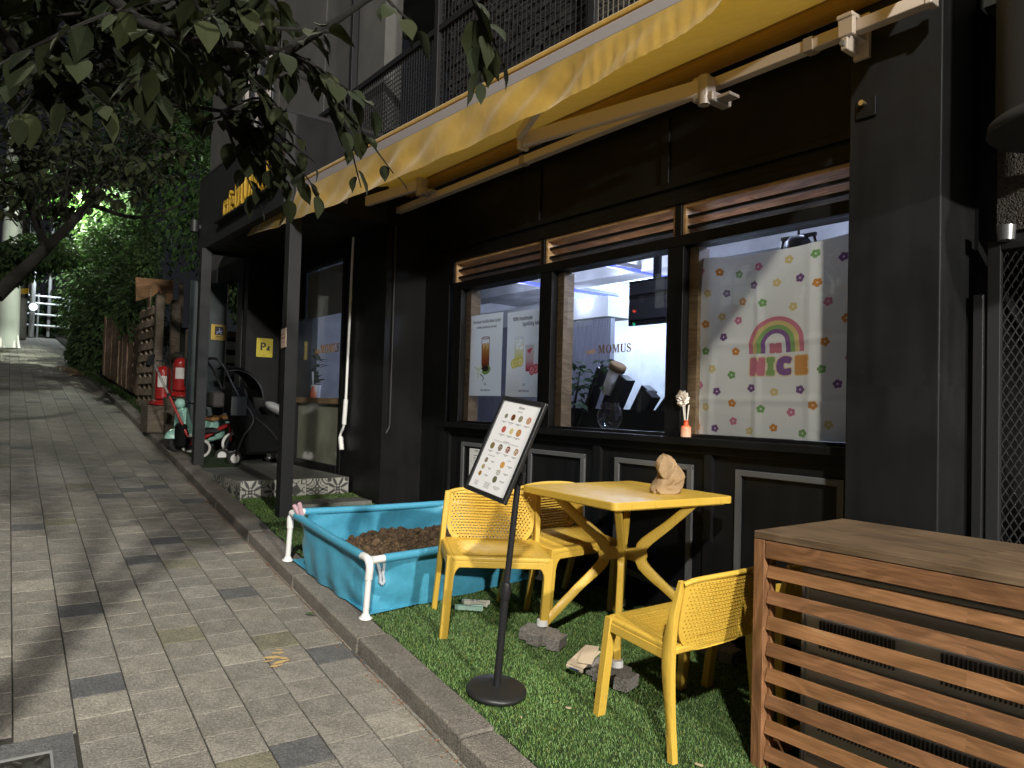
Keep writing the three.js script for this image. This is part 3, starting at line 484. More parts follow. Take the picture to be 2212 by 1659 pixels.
// printed fabric hung in the right window
{
  const ct = canvasTex(1024, 1024, (g, w, h) => {
    g.fillStyle = '#dcdcd6'; g.fillRect(0, 0, w, h);
    const X = (u) => u / 1024 * 1024, cols = { p: '#c2708a', o: '#c27c2c', g: '#6f9a55', v: '#6d4379', y: '#cdb878' };
    const fl = (x, y, c, r = 21) => { g.fillStyle = cols[c]; const a0 = (x * 7 + y * 3) % 6; for (let k = 0; k < 5; k++) { const a = a0 + k * 1.2566; g.beginPath(); g.arc(x + Math.cos(a) * r * 0.62, y + Math.sin(a) * r * 0.62, r * 0.5, 0, 6.29); g.fill(); } g.beginPath(); g.arc(x, y, r * 0.5, 0, 6.29); g.fill(); g.fillStyle = '#e8e8e2'; g.beginPath(); g.arc(x, y, r * 0.2, 0, 6.29); g.fill(); };
    const F = [[70, 62, 'p'], [190, 72, 'o'], [300, 90, 'g'], [425, 60, 'p'], [585, 45, 'y'], [720, 45, 'g'], [905, -5, 'p'], [845, 95, 'v'], [985, 100, 'y'], [38, 168, 'v'], [120, 205, 'y'], [228, 205, 'v'], [398, 168, 'v'], [522, 170, 'y'], [645, 165, 'v'], [730, 210, 'o'], [925, 220, 'g'], [45, 310, 'g'], [328, 262, 'o'], [445, 280, 'g'], [612, 325, 'y'], [780, 325, 'p'], [980, 345, 'o'], [110, 400, 'o'], [205, 352, 'y'], [305, 378, 'p'], [865, 430, 'o'], [220, 480, 'v'], [945, 510, 'g'], [115, 570, 'g'], [295, 570, 'o'], [770, 545, 'o'], [40, 665, 'o'], [160, 680, 'y'], [275, 715, 'g'], [885, 640, 'p'], [755, 695, 'g'], [80, 785, 'p'], [190, 820, 'v'], [390, 795, 'v'], [515, 818, 'y'], [650, 805, 'v'], [830, 780, 'v'], [975, 780, 'p'], [282, 890, 'o'], [445, 920, 'g'], [605, 935, 'p'], [715, 895, 'o'], [910, 945, 'g'], [40, 925, 'g'], [125, 920, 'y'], [790, 1000, 'y'], [290, 1000, 'p']];
    for (const [x, y, c] of F) fl(x, y * 0.92 + 20, c);
    for (const [x, y, c] of [[68, 1000, 'o'], [180, 1004, 'v'], [385, 1008, 'y'], [515, 985, 'o'], [665, 1008, 'g'], [985, 1000, 'o']]) fl(x, y - 18, c, 20);
    const rb = (r, c) => { g.strokeStyle = c; g.lineWidth = 24; g.beginPath(); g.moveTo(520 - r, 560); g.lineTo(520 - r, 510); g.arc(520, 510, r, Math.PI, 0); g.lineTo(520 + r, 560); g.stroke(); };
    rb(138, '#c2707f'); rb(115, '#cdb878'); rb(92, '#7fa25c'); rb(69, '#7b5089');
    g.font = 'bold 60px sans-serif'; g.textAlign = 'center'; g.fillStyle = '#c2707f'; g.strokeStyle = '#c2707f'; g.lineWidth = 12; g.lineJoin = 'round'; g.strokeText('BE', 520, 556, 66); g.fillText('BE', 520, 556, 66);
    g.font = 'bold 112px sans-serif'; const N = [['N', 420, '#c2707f', 84], ['I', 494, '#7fa25c', 36], ['C', 565, '#7b5089', 76], ['E', 655, '#c98a42', 76]];
    for (const [s, x, c, m] of N) { g.lineWidth = 34; g.strokeStyle = '#dcc79a'; g.strokeText(s, x, 672, m); } for (const [s, x, c, m] of N) { g.lineWidth = 22; g.strokeStyle = c; g.fillStyle = c; g.strokeText(s, x, 672, m); g.fillText(s, x, 672, m); }
  });
  const TL = pz(1488, 549, 0.13), TR = V(-1.70, 2.5, 0.13), g = grid(110, 100, (u, v) => {
    const x = TL.x + u * (TR.x - TL.x), top = 2.452 - 0.05 * Math.sin(Math.pow(u, 0.9) * 3.14) + 0.0 * u, y = 1.40 + v * (top - 1.40);
    const tri = (q, w) => Math.max(0, 1 - Math.abs(q) / w), crease = 0.007 * tri(u - 0.41, 0.03) + 0.006 * tri(u - 0.68, 0.03) + 0.006 * tri(v - 0.2, 0.03) + 0.006 * tri(v - 0.51, 0.03) + 0.006 * tri(u - 0.14 - 0.03 * v, 0.03) + 0.005 * Math.abs(vn(u * 9 + 3, v * 14 + 3, 64, 77) - 0.5) * (1 - v);
    const z = 0.112 + 0.010 * Math.sin(u * 9 + v * 3) * v + 0.006 * fbm(u * 6 + 3, v * 3 + 3, 64, 3, 71) + 0.02 * Math.max(0, 0.22 - u) * (1 - v) * Math.sin((u + (1 - v) * 0.4) * 30) + 0.012 * v * v * Math.sin((u - v * 0.4) * 22) * (1 - u) + crease;
    return V(x, y, z);
  });
  single('printed_curtain', g, phy([0.56, 0.565, 0.56], { map: ct, roughness: 0.9, transmission: 0.15, thickness: 0, side: THREE.DoubleSide }), 'white fabric with coloured flowers and a rainbow hung in the right window', 'curtain');
}
// paper notice on the wainscot
{
  const t = canvasTex(256, 306, (g, w, h) => { g.fillStyle = '#e8e8e6'; g.fillRect(0, 0, w, h); g.fillStyle = '#2c2c2c'; g.textAlign = 'center'; g.font = 'bold 26px sans-serif'; g.fillText('step 1', w / 2, 52); dashes(g, w / 2, 88, 26, [[110, 5], [104, 5], [70, 5], [84, 5], [90, 5], [150, 5], [96, 5]]); });
  const m = single('paper_notice', bx(0.2, 0.25, 0.002), std([0.85, 0.85, 0.85], { map: t, roughness: 0.7 }), 'white printed notice taped to the black wainscot panel', 'notice');
  const p = fin(new THREE.PlaneGeometry(0.205, 0.245)); m.geometry = p; m.position.set(-4.945, 1.07, 0.176);
}

// ---------- awning ----------
{
  const aw = thing('awning', 'half retracted yellow fabric awning with beige folding arms over the shop windows', 'awning');
  const F0 = pz(560, 452, 1.48), F1r = pz(1437, 13, 1.48), k = (-1.32 - F0.x) / (F1r.x - F0.x), F1 = F0.clone().lerp(F1r, k);   // front bar
  const FB = (t) => F0.clone().lerp(F1, t), tx = (x) => (x - F0.x) / (F1.x - F0.x);
  const yR = 3.47, zR = 0.4;
  part('canopy_fabric', uvm(grid(60, 12, (u, v) => { const a = V(F0.x + 0.03 + u * (F1.x - F0.x - 0.06), yR, zR), b = FB(u).add(V(0, 0.045, 0)); const p = a.lerp(b, v); p.y -= 0.035 * Math.sin(v * Math.PI) + 0.004 * Math.sin(u * 40) * Math.sin(v * 3.1); return p; }), 1), M.awning, aw);
  part('roller', cy(0.055, 0.055, F1.x - F0.x - 0.1, 0, 0, 0, 20).rotateZ(Math.PI / 2).translate((F0.x + F1.x) / 2, yR - 0.045, zR), M.awning, aw);
  const dir = F1.clone().sub(F0).normalize();
  part('front_bar', bar(F0, F1, 0.05, 0.062, 0.008), M.alum, aw);
  part('bar_cover', bar(F0.clone().add(V(0, 0.046, 0)), F1.clone().add(V(0, 0.046, 0)), 0.056, 0.03, 0.01), M.awning, aw);
  part('end_cap', rb(0.03, 0.1, 0.075, 0.01, F0.x - 0.012, F0.y + 0.01, F0.z), M.beige, aw);
  // valance with its scalloped lower edge
  const low = [[531, 506], [600, 492], [660, 470], [737, 440], [820, 405], [904, 370], [1020, 318], [1137, 263], [1270, 195], [1404, 123], [1490, 74], [1555, 30], [1600, -14]].map(([x, y]) => pz(x, y, 1.5));
  const lowY = (x) => { let i = 0; while (i < low.length - 2 && low[i + 1].x < x) i++; const a = low[i], b = low[i + 1]; const t = Math.max(0, Math.min(1, (x - a.x) / (b.x - a.x))); return a.y + (b.y - a.y) * t; };
  const xa = F0.x - 0.005, xb = -1.34;
  part('valance', uvm(grid(220, 14, (u, v) => {
    const x0 = xa + u * (xb - xa), yt = FB(tx(x0)).y - 0.028; let yl = lowY(x0); if (x0 > -1.62) yl += (x0 + 1.62) * 0.9;
    const h = 1 - v, y = yt + (Math.min(yl, yt - 0.02) - yt) * h, x = x0 - (u < 0.12 ? 0.22 * h * (1 - u / 0.12) : 0);
    const rip = 0.005 * Math.sin(x * 9 + 2.2 * Math.sin(x * 1.7)) + 0.007 * Math.sin((x - y * 1.6) * 17 + 1.8 * Math.sin(x * 2.3)) * (0.4 + 0.6 * Math.sin(x * 1.9) ** 2) + 0.03 * (fbm(x * 2 + 40, y * 3 + 40, 512, 3, 91) - 0.5) + (x > -2.4 ? 0.0025 * Math.sin(x * 95) : 0);
    return V(x, y, 1.505 + rip * (1.7 * Math.sin(h * 2.6) + 0.25 * h) + 0.02 * h * h);
  })), M.awning, aw);
  // square bar on wall brackets
  const T0 = pz(797, 477, 0.5), T1 = pz(2006, 8, 0.5); T1.y = T0.y = 3.235;
  part('torsion_bar', bar(T0, T1, 0.055, 0.055, 0.006), M.beige, aw);
  part('bar_cap', rb(0.03, 0.07, 0.07, 0.008, T1.x + 0.012, T1.y, 0.5), M.beige, aw); part('bar_cap', rb(0.02, 0.066, 0.066, 0.006, T0.x, T0.y, 0.5), M.white, aw);
  const br = (x, zb) => { const g = part('wall_bracket', mg(rb(0.07, 0.09, 0.03, 0.006, x, 3.235, 0.545), rb(0.075, 0.02, 0.14, 0.006, x, 3.276, 0.5), rb(0.03, 0.1, 0.1, 0.006, x - 0.01, 3.185, 0.5), b2(x - 0.035, x + 0.035, 3.13, 3.33, zb, zb + 0.02), b2(x - 0.025, x + 0.025, 3.2, 3.27, zb, 0.5)), M.beige, aw); part('bolt', cy(0.012, 0.012, 0.02, 0, 0, 0, 10).rotateX(Math.PI / 2).translate(x - 0.01, 3.16, 0.556), M.grey, g); };
  br(-1.665, 0.4); br(-6.1, 0.6);
  for (const x of [-1.86, -4.0, -5.92]) part('bar_sleeve', rb(0.05, 0.064, 0.064, 0.004, x, 3.235, 0.5), std([0.3, 0.24, 0.18], { roughness: 0.5 }), aw);
  // folding arms
  const arm = (sx, sy, ex, ey, ez) => {
    const S = pz(sx, sy, 0.6), E = pz(ex, ey, ez), u = E.clone().sub(S).normalize();
    const a = part('folding_arm', bar(S, E, 0.045, 0.085, 0.012), M.beige, aw);
    part('shoulder_joint', mg(rb(0.1, 0.13, 0.09, 0.02, S.x, S.y - 0.005, S.z - 0.02), cy(0.03, 0.03, 0.15, S.x + 0.02, S.y - 0.02, S.z, 14), rb(0.06, 0.05, 0.16, 0.01, S.x + 0.05, S.y - 0.06, 0.53), b2(S.x + 0.03, S.x + 0.16, S.y - 0.075, S.y - 0.06, 0.5, 0.58)), M.alum, aw);
    part('elbow_cap', rb(0.03, 0.12, 0.075, 0.012, E.x, E.y, E.z), M.beige, aw);
    const fb = FB(tx(E.x + 0.9)); part('forearm', bar(E.clone().add(V(0, 0.02, 0.03)), V(fb.x, fb.y + 0.01, fb.z - 0.06), 0.04, 0.06, 0.01), M.beige, aw);
    return a;
  };
  const a1 = arm(1515, 190, 1130, 303, 1.0); arm(905, 400, 752, 448, 1.0);
  const tg = pz(1452, 203, 0.66); part('sticker', bx(0.07, 0.045, 0.004, tg.x, tg.y, tg.z), std([0.01, 0.16, 0.28], { roughness: 0.4 }), a1);
  // crank eye
  const c = pz(779, 446, 0.62), e = pz(765, 478, 0.62);
  part('crank_eye', mg(tube([T0.clone().add(V(-0.01, 0.02, 0.03)), V(T0.x - 0.05, T0.y + 0.07, 0.58), c.clone()], 0.012), rod(c, c.clone().lerp(e, 0.55), 0.01), fin(new THREE.TorusGeometry(0.035, 0.009, 8, 18).scale(0.7, 1.2, 1).translate(e.x, e.y, e.z))), M.white, aw);
  // crank rod hangs in the eye
  const cr = thing('awning_crank', 'thin white crank rod hanging from the awning hook', 'crank'); const p = [[764, 486], [763, 549], [747, 863], [743, 917], [735, 938], [738, 972]].map(([x, y]) => pz(x, y, 0.64));
  part('hook', mg(rod(p[0], pz(764, 500, 0.64), 0.008), rod(pz(764, 500, 0.64), pz(763.5, 508, 0.64), 0.011)), M.steel, cr);
  part('rod', rod(pz(763.5, 508, 0.64), p[2], 0.0125), M.white, cr); part('sleeve', rod(p[2], p[3], 0.021), M.white, cr); part('crank_bend', tube([p[3], pz(741, 925, 0.64), pz(735, 940, 0.64), pz(735, 948, 0.64)], 0.012), M.white, cr); part('grip', rod(pz(735.5, 944, 0.64), p[5], 0.023), M.white, cr);
}
// ---------- yellow chairs ----------
function perforated(w, h, r, nx, ny, hw, hh, inset, depth, f) {   // a plate pierced by staggered oval holes, then bent by f
  const s = new THREE.Shape(), a = w / 2; s.moveTo(-a, h); s.lineTo(-a, r);
  for (let k = 0; k <= 6; k++) { const t = k / 6 * Math.PI / 2; s.lineTo(-a + r - r * Math.cos(t), r - r * Math.sin(t)); } for (let k = 1; k < 8; k++) s.lineTo(-a + r + (w - 2 * r) * k / 8, 0);
  for (let k = 6; k >= 0; k--) { const t = k / 6 * Math.PI / 2; s.lineTo(a - r + r * Math.cos(t), r - r * Math.sin(t)); } s.lineTo(a, h); for (let k = 1; k < 10; k++) s.lineTo(a - w * k / 10, h);
  for (let j = 0; j < ny; j++) for (let i = 0; i < nx; i++) {
    const x = -a + inset + (w - 2 * inset) * ((i + (j % 2 ? 0.5 : 0)) / (nx - 0.5)), y = inset + (h - 2 * inset) * j / (ny - 1);
    if (y < r && Math.abs(x) > a - r && Math.hypot(Math.abs(x) - (a - r), y - r) > r - inset * 0.8) continue;
    const q = new THREE.Path(); for (let k = 0; k < 6; k++) { const t = k / 6 * Math.PI * 2 + 0.52; const X = x + Math.cos(t) * hw, Y = y + Math.sin(t) * hh; k ? q.lineTo(X, Y) : q.moveTo(X, Y); } q.closePath(); s.holes.push(q);
  }
  const g = fin(new THREE.ExtrudeGeometry(s, { depth, bevelEnabled: false, steps: 1 })), p = g.attributes.position;
  for (let i = 0; i < p.count; i++) { const v = f(p.getX(i), p.getY(i), p.getZ(i)); p.setXYZ(i, v.x, v.y, v.z); } g.computeVertexNormals(); return toCreasedNormals(g, 0.6);
}
const backZ = (x, t) => -0.128 - 0.022 * t - 0.035 * (1 - (x / 0.245) ** 2) * (0.45 + 0.55 * t);
function makeChair(label) {
  const c = thing('plastic_chair', label, 'chair', [0, 0, 0], 0, 'yellow plastic chairs round the table'), Y = M.yellow;
  part('seat', mg(perforated(0.46, 0.34, 0.03, 21, 16, 0.0038, 0.0044, 0.035, 0.012, (x, y, z) => V(x, 0.427 - z - 0.012 * (1 - (x / 0.23) ** 2) * (1 - (2 * y / 0.34 - 1) ** 2), 0.2 - y)),
    rb(0.49, 0.03, 0.03, 0.012, 0, 0.412, 0.198), rb(0.03, 0.03, 0.35, 0.012, 0.24, 0.412, 0.03), rb(0.03, 0.03, 0.35, 0.012, -0.24, 0.412, 0.03), rb(0.46, 0.03, 0.03, 0.01, 0, 0.405, -0.135)), Y, c);
  part('apron', mg(rb(0.44, 0.035, 0.014, 0.005, 0, 0.385, 0.205), rb(0.014, 0.04, 0.3, 0.005, 0.25, 0.385, 0.03), rb(0.014, 0.04, 0.3, 0.005, -0.25, 0.385, 0.03)), Y, c);
  part('backrest', mg(perforated(0.46, 0.295, 0.12, 23, 17, 0.0042, 0.005, 0.024, 0.009, (x, y, z) => { const t = y / 0.295; return V(x, 0.39 + y + 0.012 * (1 - (x / 0.23) ** 2) * t, backZ(x, t) - z); }),
    tube(Array.from({ length: 13 }, (_, k) => { const x = -0.237 + k * 0.0395; return V(x, 0.684 + 0.012 * (1 - (x / 0.23) ** 2) - 0.012 * Math.pow(Math.abs(x) / 0.237, 8), backZ(x, 1) - 0.004); }), 0.011, 30, 8)), Y, c);
  for (const s of [-1, 1]) {
    const leg = new THREE.Shape(); leg.moveTo(0, 0); leg.lineTo(0.034, 0); leg.lineTo(0.037, 0.3); leg.bezierCurveTo(0.038, 0.36, 0.06, 0.383, 0.12, 0.388); leg.lineTo(0.12, 0.42); leg.lineTo(0.004, 0.42); leg.closePath();
    const g = extr(leg, 0.03, 0.003).translate(-0.262, 0, 0.178); const p = g.attributes.position; for (let i = 0; i < p.count; i++) p.setZ(i, p.getZ(i) - (0.4 - p.getY(i)) * -0.02); if (s > 0) { g.scale(-1, 1, 1); const a = g.attributes.position.array, n = g.attributes.normal.array; for (let i = 0; i < a.length; i += 9) for (let q = 0; q < 3; q++) { [a[i + q], a[i + 3 + q]] = [a[i + 3 + q], a[i + q]]; [n[i + q], n[i + 3 + q]] = [n[i + 3 + q], n[i + q]]; } }
    part('front_leg', g, Y, c);
    part('rear_leg', sweepRect([V(s * 0.25, 0, -0.205), V(s * 0.25, 0.2, -0.165), V(s * 0.25, 0.38, -0.134), V(s * 0.247, 0.52, -0.132), V(s * 0.238, 0.682, -0.148)], 0.028, (t) => (0.033 + 0.018 * Math.exp(-(((t - 0.55) * 5) ** 2))) * (t > 0.7 ? 1 - (t - 0.7) * 1.5 : 1), V(1, 0, 0)), Y, c);
  }
  return c;
}
function onSlope(o) { o.rotation.order = 'ZYX'; o.rotation.z = TILT; return o; }   // stands on the sloping turf
const chairA = onSlope(makeChair('yellow perforated plastic chair with its back to the wooden slatted cabinet corner'));
chairA.scale.x = 1.07; chairA.position.set(-2.06, gy(-2.06), 1.105); chairA.rotation.y = -Math.PI / 2 + 0.0;
onSlope(dup(chairA, [-3.27, gy(-3.27), 1.235], 1.13, 'yellow perforated plastic chair standing behind the menu stand pole'));
onSlope(dup(chairA, [-3.32, gy(-3.32), 0.70], 1.62, 'yellow perforated plastic chair tucked under the table by the wall'));
onSlope(dup(chairA, [-2.02, gy(-2.02), 0.44], -Math.PI / 2, 'yellow plastic chair mostly hidden behind the slatted cabinet'));
// ---------- yellow table ----------
{
  const t = thing('square_table', 'square yellow plastic table with crossed legs propped on paving blocks', 'table', [-2.82, 0, 0.664], -0.096);
  const top = new THREE.Shape(), a = 0.4, r = 0.03; top.moveTo(-a + r, -a); top.lineTo(a - r, -a); top.quadraticCurveTo(a, -a, a, -a + r); top.lineTo(a, a - r); top.quadraticCurveTo(a, a, a - r, a); top.lineTo(-a + r, a); top.quadraticCurveTo(-a, a, -a, a - r); top.lineTo(-a, -a + r); top.quadraticCurveTo(-a, -a, -a + r, -a);
  part('table_top', uvm(new THREE.ExtrudeGeometry(top, { depth: 0.03, bevelEnabled: true, bevelSize: 0.004, bevelThickness: 0.004, bevelSegments: 2, curveSegments: 6 }).rotateX(-Math.PI / 2).translate(0, 1.057, 0)), M.yellow, t);
  part('under_frame', mg(bx(0.74, 0.012, 0.74, 0, 1.05, 0)), M.yellow, t);
  const q = new THREE.Quaternion().setFromAxisAngle(V(0, 1, 0), 0.096), loc = (x, y, z) => V(x + 2.82, y, z - 0.664).applyQuaternion(q);
  const feet = { '1,1': loc(-2.43, gy(-2.43) + 0.082, 1.095), '-1,1': loc(-2.975, gy(-2.975) + 0.072, 1.09), '1,-1': loc(-2.42, gy(-2.42) + 0.075, 0.36), '-1,-1': loc(-3.12, gy(-3.12) + 0.03, 0.36) };
  for (const sx of [-1, 1]) for (const sz of [-1, 1]) {
    const f = feet[sx + ',' + sz], hub = V(sx * 0.075, 0.74, sz * 0.075), side = V(-sz, 0, sx).normalize();
    const h1 = V(sx * 0.07, 0.79, sz * 0.07), h2 = V(sx * 0.07, 0.71, sz * 0.07), tp = V(sx * 0.27, 1.052, sz * 0.27);
    part('leg', mg(sweepRect([tp, tp.clone().lerp(h1, 0.5), h1.clone().add(V(0, 0.0, 0)), h1.clone().lerp(h2, 0.6)], 0.036, (t) => 0.044 + 0.022 * t * t, side, 16), sweepRect([h1.clone().lerp(h2, 0.4), h2, h2.clone().lerp(f, 0.45), f], 0.036, (t) => 0.064 - 0.02 * Math.min(1, t * 2.5), side, 18)), M.yellow, t);
    part('foot_cap', cy(0.03, 0.032, 0.03, f.x, f.y + 0.012, f.z, 16), M.white, t);
  }
  part('hub', mg(sweepRect([V(-0.09, 0.75, -0.09), V(0, 0.75, 0), V(0.09, 0.75, 0.09)], 0.034, (t) => 0.11 - 0.055 * Math.sin(t * Math.PI), V(1, 0, -1).normalize(), 10), sweepRect([V(0.09, 0.75, -0.09), V(0, 0.75, 0), V(-0.09, 0.75, 0.09)], 0.034, (t) => 0.11 - 0.055 * Math.sin(t * Math.PI), V(1, 0, 1).normalize(), 10)), M.yellow, t);
}
// paving blocks under the table feet
{
  const zig = (w, d) => [[-w, -d * 0.55], [-w * 0.62, -d * 0.55], [-w * 0.5, -d], [w * 0.05, -d], [w * 0.12, -d * 0.55], [w * 0.4, -d * 0.55], [w * 0.5, -d], [w, -d * 0.8], [w, d * 0.55], [w * 0.62, d * 0.55], [w * 0.5, d], [-w * 0.05, d], [-w * 0.12, d * 0.55], [-w * 0.4, d * 0.55], [-w * 0.5, d], [-w, d * 0.8]];
  const g = uvm(extr(zig(0.112, 0.072), 0.052, 0.004).rotateX(-Math.PI / 2).translate(0, 0.004, 0));
  for (const [x, z, a, l] of [[-2.93, 1.125, 0.45, 'grey zigzag paving block under the table leg beside the menu stand'], [-2.455, 1.1, 0.25, 'grey zigzag paving block with folded cardboard lying on it'], [-2.42, 0.36, 0.1, 'grey zigzag paving block under the table leg by the wall']]) {
    const m = single('paving_brick', g, M.block, l, 'paving block'); m.position.set(x, gy(x) + 0.004, z); m.rotation.order = 'ZYX'; m.rotation.set(0, a, TILT);
  }
  const cb = thing('folded_cardboard', 'flattened cardboard packet leaning on the block under the table', 'cardboard', [-2.575, gy(-2.575) + 0.075, 1.165], 0.3);
  const s1 = part('panel', rb(0.09, 0.004, 0.17, 0.001, 0, 0, 0), M.card, cb); s1.rotation.set(0.22, 0, -0.1); const s2 = part('panel', rb(0.07, 0.003, 0.15, 0.001, 0.02, 0.012, -0.01), M.card, cb); s2.rotation.set(0.27, 0.25, -0.05); const s3 = part('rim', rb(0.088, 0.016, 0.012, 0.003, -0.002, -0.014, 0.085), std([0.62, 0.5, 0.38], { roughness: 0.8 }), cb); s3.rotation.set(0.2, 0, -0.1); const s4 = part('print', bx(0.05, 0.006, 0.002, 0, -0.014, 0.0925), std([0.02, 0.06, 0.18]), cb); s4.rotation.set(0.2, 0, -0.1);
}
// crumpled paper bag on the table: a folded-over sack modelled as a noisy shell
{
  const bag = thing('paper_bag', 'crumpled brown paper bag standing on the yellow table', 'paper bag', [-2.625, 1.0925, 0.55]);
  const e1 = V(0.606, 0, -0.795), e2 = V(0.795, 0, 0.606), mat = phy([0.40, 0.265, 0.14], { map: blotch, roughness: 0.85, side: THREE.DoubleSide });
  const lerpP = (P, v) => { const t = v * (P.length - 1), i = Math.min(P.length - 2, Math.floor(t)); return P[i] + (P[i + 1] - P[i]) * (t - i); };
  const xl = [-0.078, -0.086, -0.08, -0.068, -0.052, -0.05, -0.056, -0.058, -0.055, -0.04, -0.02], xr = [0.07, 0.086, 0.088, 0.09, 0.096, 0.084, 0.07, 0.056, 0.04, 0.02, -0.016];
  const g = mergeVertices(grid(36, 30, (u, v) => {
    const a = u * Math.PI * 2, c = Math.cos(a), s = Math.sin(a), L = lerpP(xl, v), Rr = lerpP(xr, v), mid = (L + Rr) / 2, half = (Rr - L) / 2;
    const n = Math.abs(vn(c * 2.1 + 9, s * 2.1 + v * 5 + 9, 64, 5) - 0.5) * 0.034 + Math.abs(vn(c * 4.5 + 19, s * 4.5 + v * 9 + 9, 64, 8) - 0.5) * 0.02 - 0.012, k = 1 / Math.max(Math.abs(c), Math.abs(s)) * 0.45 + 0.55;
    const X = mid + c * (half + n * (v < 0.96 ? 1 : 0)) , Z = s * (Math.min(0.062, half * 1.15) * k * 0.9 + n);
    return e1.clone().multiplyScalar(X).addScaledVector(e2, Z).setY(Math.max(0, v * 0.212 + 0.012 * Math.sin(a * 3 + 1) * v * (1 - v) * 3));
  })); g.computeVertexNormals();
  part('sack', toCreasedNormals(g.toNonIndexed(), 0.5), mat, bag);
  const sheet = (f) => toCreasedNormals(grid(9, 7, f), 0.5);
  part('turned_lip', sheet((u, v) => e1.clone().multiplyScalar(-0.045 + u * 0.075 - 0.01 * v).addScaledVector(e2, 0.045 + 0.016 * Math.sin(v * 2.2) + 0.006 * Math.sin(u * 9)).setY(0.165 - v * (0.045 + 0.04 * Math.sin(u * 3.1)) )), mat, bag);
}
// ---------- menu stand ----------
{
  const s = thing('menu_stand', 'black pole menu stand with a tilted framed food menu', 'menu stand', [-2.6, gy(-2.6), 1.66]); onSlope(s);
  part('base', lathe([[0.0, 0.002], [0.118, 0.002], [0.13, 0.008], [0.133, 0.018], [0.128, 0.028], [0.112, 0.034], [0.03, 0.038], [0, 0.038]], 48), std([0.02, 0.02, 0.021], { roughness: 0.42 }), s);
  part('pole', rod(V(0, 0.03, 0), V(0, 0.47, 0), 0.0165, 0.0165, 18), M.blackMetal, s); part('collar', lathe([[0.0165, 0.42], [0.022, 0.425], [0.023, 0.46], [0.02, 0.49], [0.0135, 0.495]], 20).translate(0, 0, 0), M.blackMetal, s); part('upper_pole', rod(V(0, 0.46, 0), V(0.004, 0.99, -0.01), 0.0135, 0.0135, 16), M.blackMetal, s);
  part('swivel', mg(rb(0.04, 0.06, 0.04, 0.008, 0.004, 0.985, -0.012), rb(0.1, 0.05, 0.012, 0.004, 0.004, 0.955, -0.002)), M.blackMetal, s);
  const face = new THREE.Group();
  const menu = canvasTex(614, 900, (g, w, h) => {
    g.fillStyle = '#efeef0'; g.fillRect(0, 0, w, h); g.fillStyle = '#2e2e2e'; g.textAlign = 'center'; g.font = 'italic bold 34px serif'; g.fillText('Menu', w * 0.52, 56); g.fillStyle = 'rgba(60,60,60,.75)'; dashes(g, w * 0.52, 82, 10, [[80, 6]]);
    const dish = (x, y, r, cols) => { g.fillStyle = cols[0]; g.beginPath(); g.arc(x, y, r, 0, 6.29); g.fill(); for (let k = 0; k < 26; k++) { g.fillStyle = cols[(k * 7) % cols.length]; const a = k * 2.4, q = Math.sqrt(k / 26) * r * 0.85; g.beginPath(); g.arc(x + Math.cos(a) * q, y + Math.sin(a) * q, r * 0.2, 0, 6.29); g.fill(); } };
    const cap = (x, y, wd = 90) => { g.fillStyle = 'rgba(70,70,70,.8)'; dashes(g, x, y, 11, [[wd, 6], [30, 5]]); };
    [[130, 150, 24, ['#6d6a55', '#8d846a']], [250, 150, 32, ['#5a3418', '#7a4a20']], [372, 150, 33, ['#7d7a60', '#9d977c']], [505, 150, 36, ['#c9684a', '#8da07e', '#d9b5a0']]].forEach(([x, y, r, c]) => { dish(x, y, r, c); cap(x, 205); });
    [[180, 285, 34, ['#b1524a', '#c86a5c']], [310, 285, 30, ['#cbb978', '#dccf9a']], [430, 285, 37, ['#c8683a', '#8ea06a', '#d98a4a']]].forEach(([x, y, r, c]) => { dish(x, y, r, c); cap(x, 335, 100); });
    g.fillStyle = 'rgba(70,70,70,.6)'; dashes(g, w * 0.5, 395, 9, [[100, 6], [430, 3], [400, 3]]);
    [[110, 465, 34, ['#7a6a40', '#8b7a4c']], [245, 465, 35, ['#4e4232', '#c9c2b0', '#6a573c']], [375, 465, 35, ['#8a3c34', '#d8d0c4', '#6a3028']], [510, 465, 33, ['#a8382c', '#e6e2d8', '#7c9a52']]].forEach(([x, y, r, c]) => { dish(x, y, r, c); cap(x, 515, 80); });
    g.fillStyle = 'rgba(70,70,70,.6)'; dashes(g, 160, 560, 9, [[120, 6]]); dashes(g, 470, 560, 9, [[60, 6]]);
    [[110, 615, ['#4e3a30', '#b9a890']], [105, 685, ['#c9b68c', '#7a6c50']], [98, 755, ['#c99a4a', '#5c3a26']]].forEach(([x, y, c]) => { dish(x, y, 26, c); cap(x + 110, y - 5, 60); });
    [[390, 615, ['#c08432', '#e0b260']], [375, 690, ['#d8d4cc', '#4a4440', '#f0eee8']], [365, 765, ['#4c4a30', '#77744e']]].forEach(([x, y, c]) => { dish(x, y, 33, c); cap(x + 120, y - 4, 80); });
    g.fillStyle = 'rgba(70,70,70,.6)'; dashes(g, 100, 830, 12, [[70, 5], [60, 5], [64, 5], [50, 5]]); dashes(g, 280, 815, 12, [[100, 5], [90, 5], [96, 5], [80, 5], [90, 5]]); dashes(g, 440, 825, 12, [[110, 5], [100, 5], [60, 5]]);
  });
  const w = 0.33, h = 0.46, fr = part('board_frame', mg(rb(0.022, h, 0.02, 0.005, -w / 2 + 0.011, 0, 0), rb(0.022, h, 0.02, 0.005, w / 2 - 0.011, 0, 0), rb(w - 0.04, 0.022, 0.02, 0.005, 0, h / 2 - 0.011, 0), rb(w - 0.04, 0.022, 0.02, 0.005, 0, -h / 2 + 0.011, 0)), std([0.018, 0.018, 0.019], { roughness: 0.28 }), s);
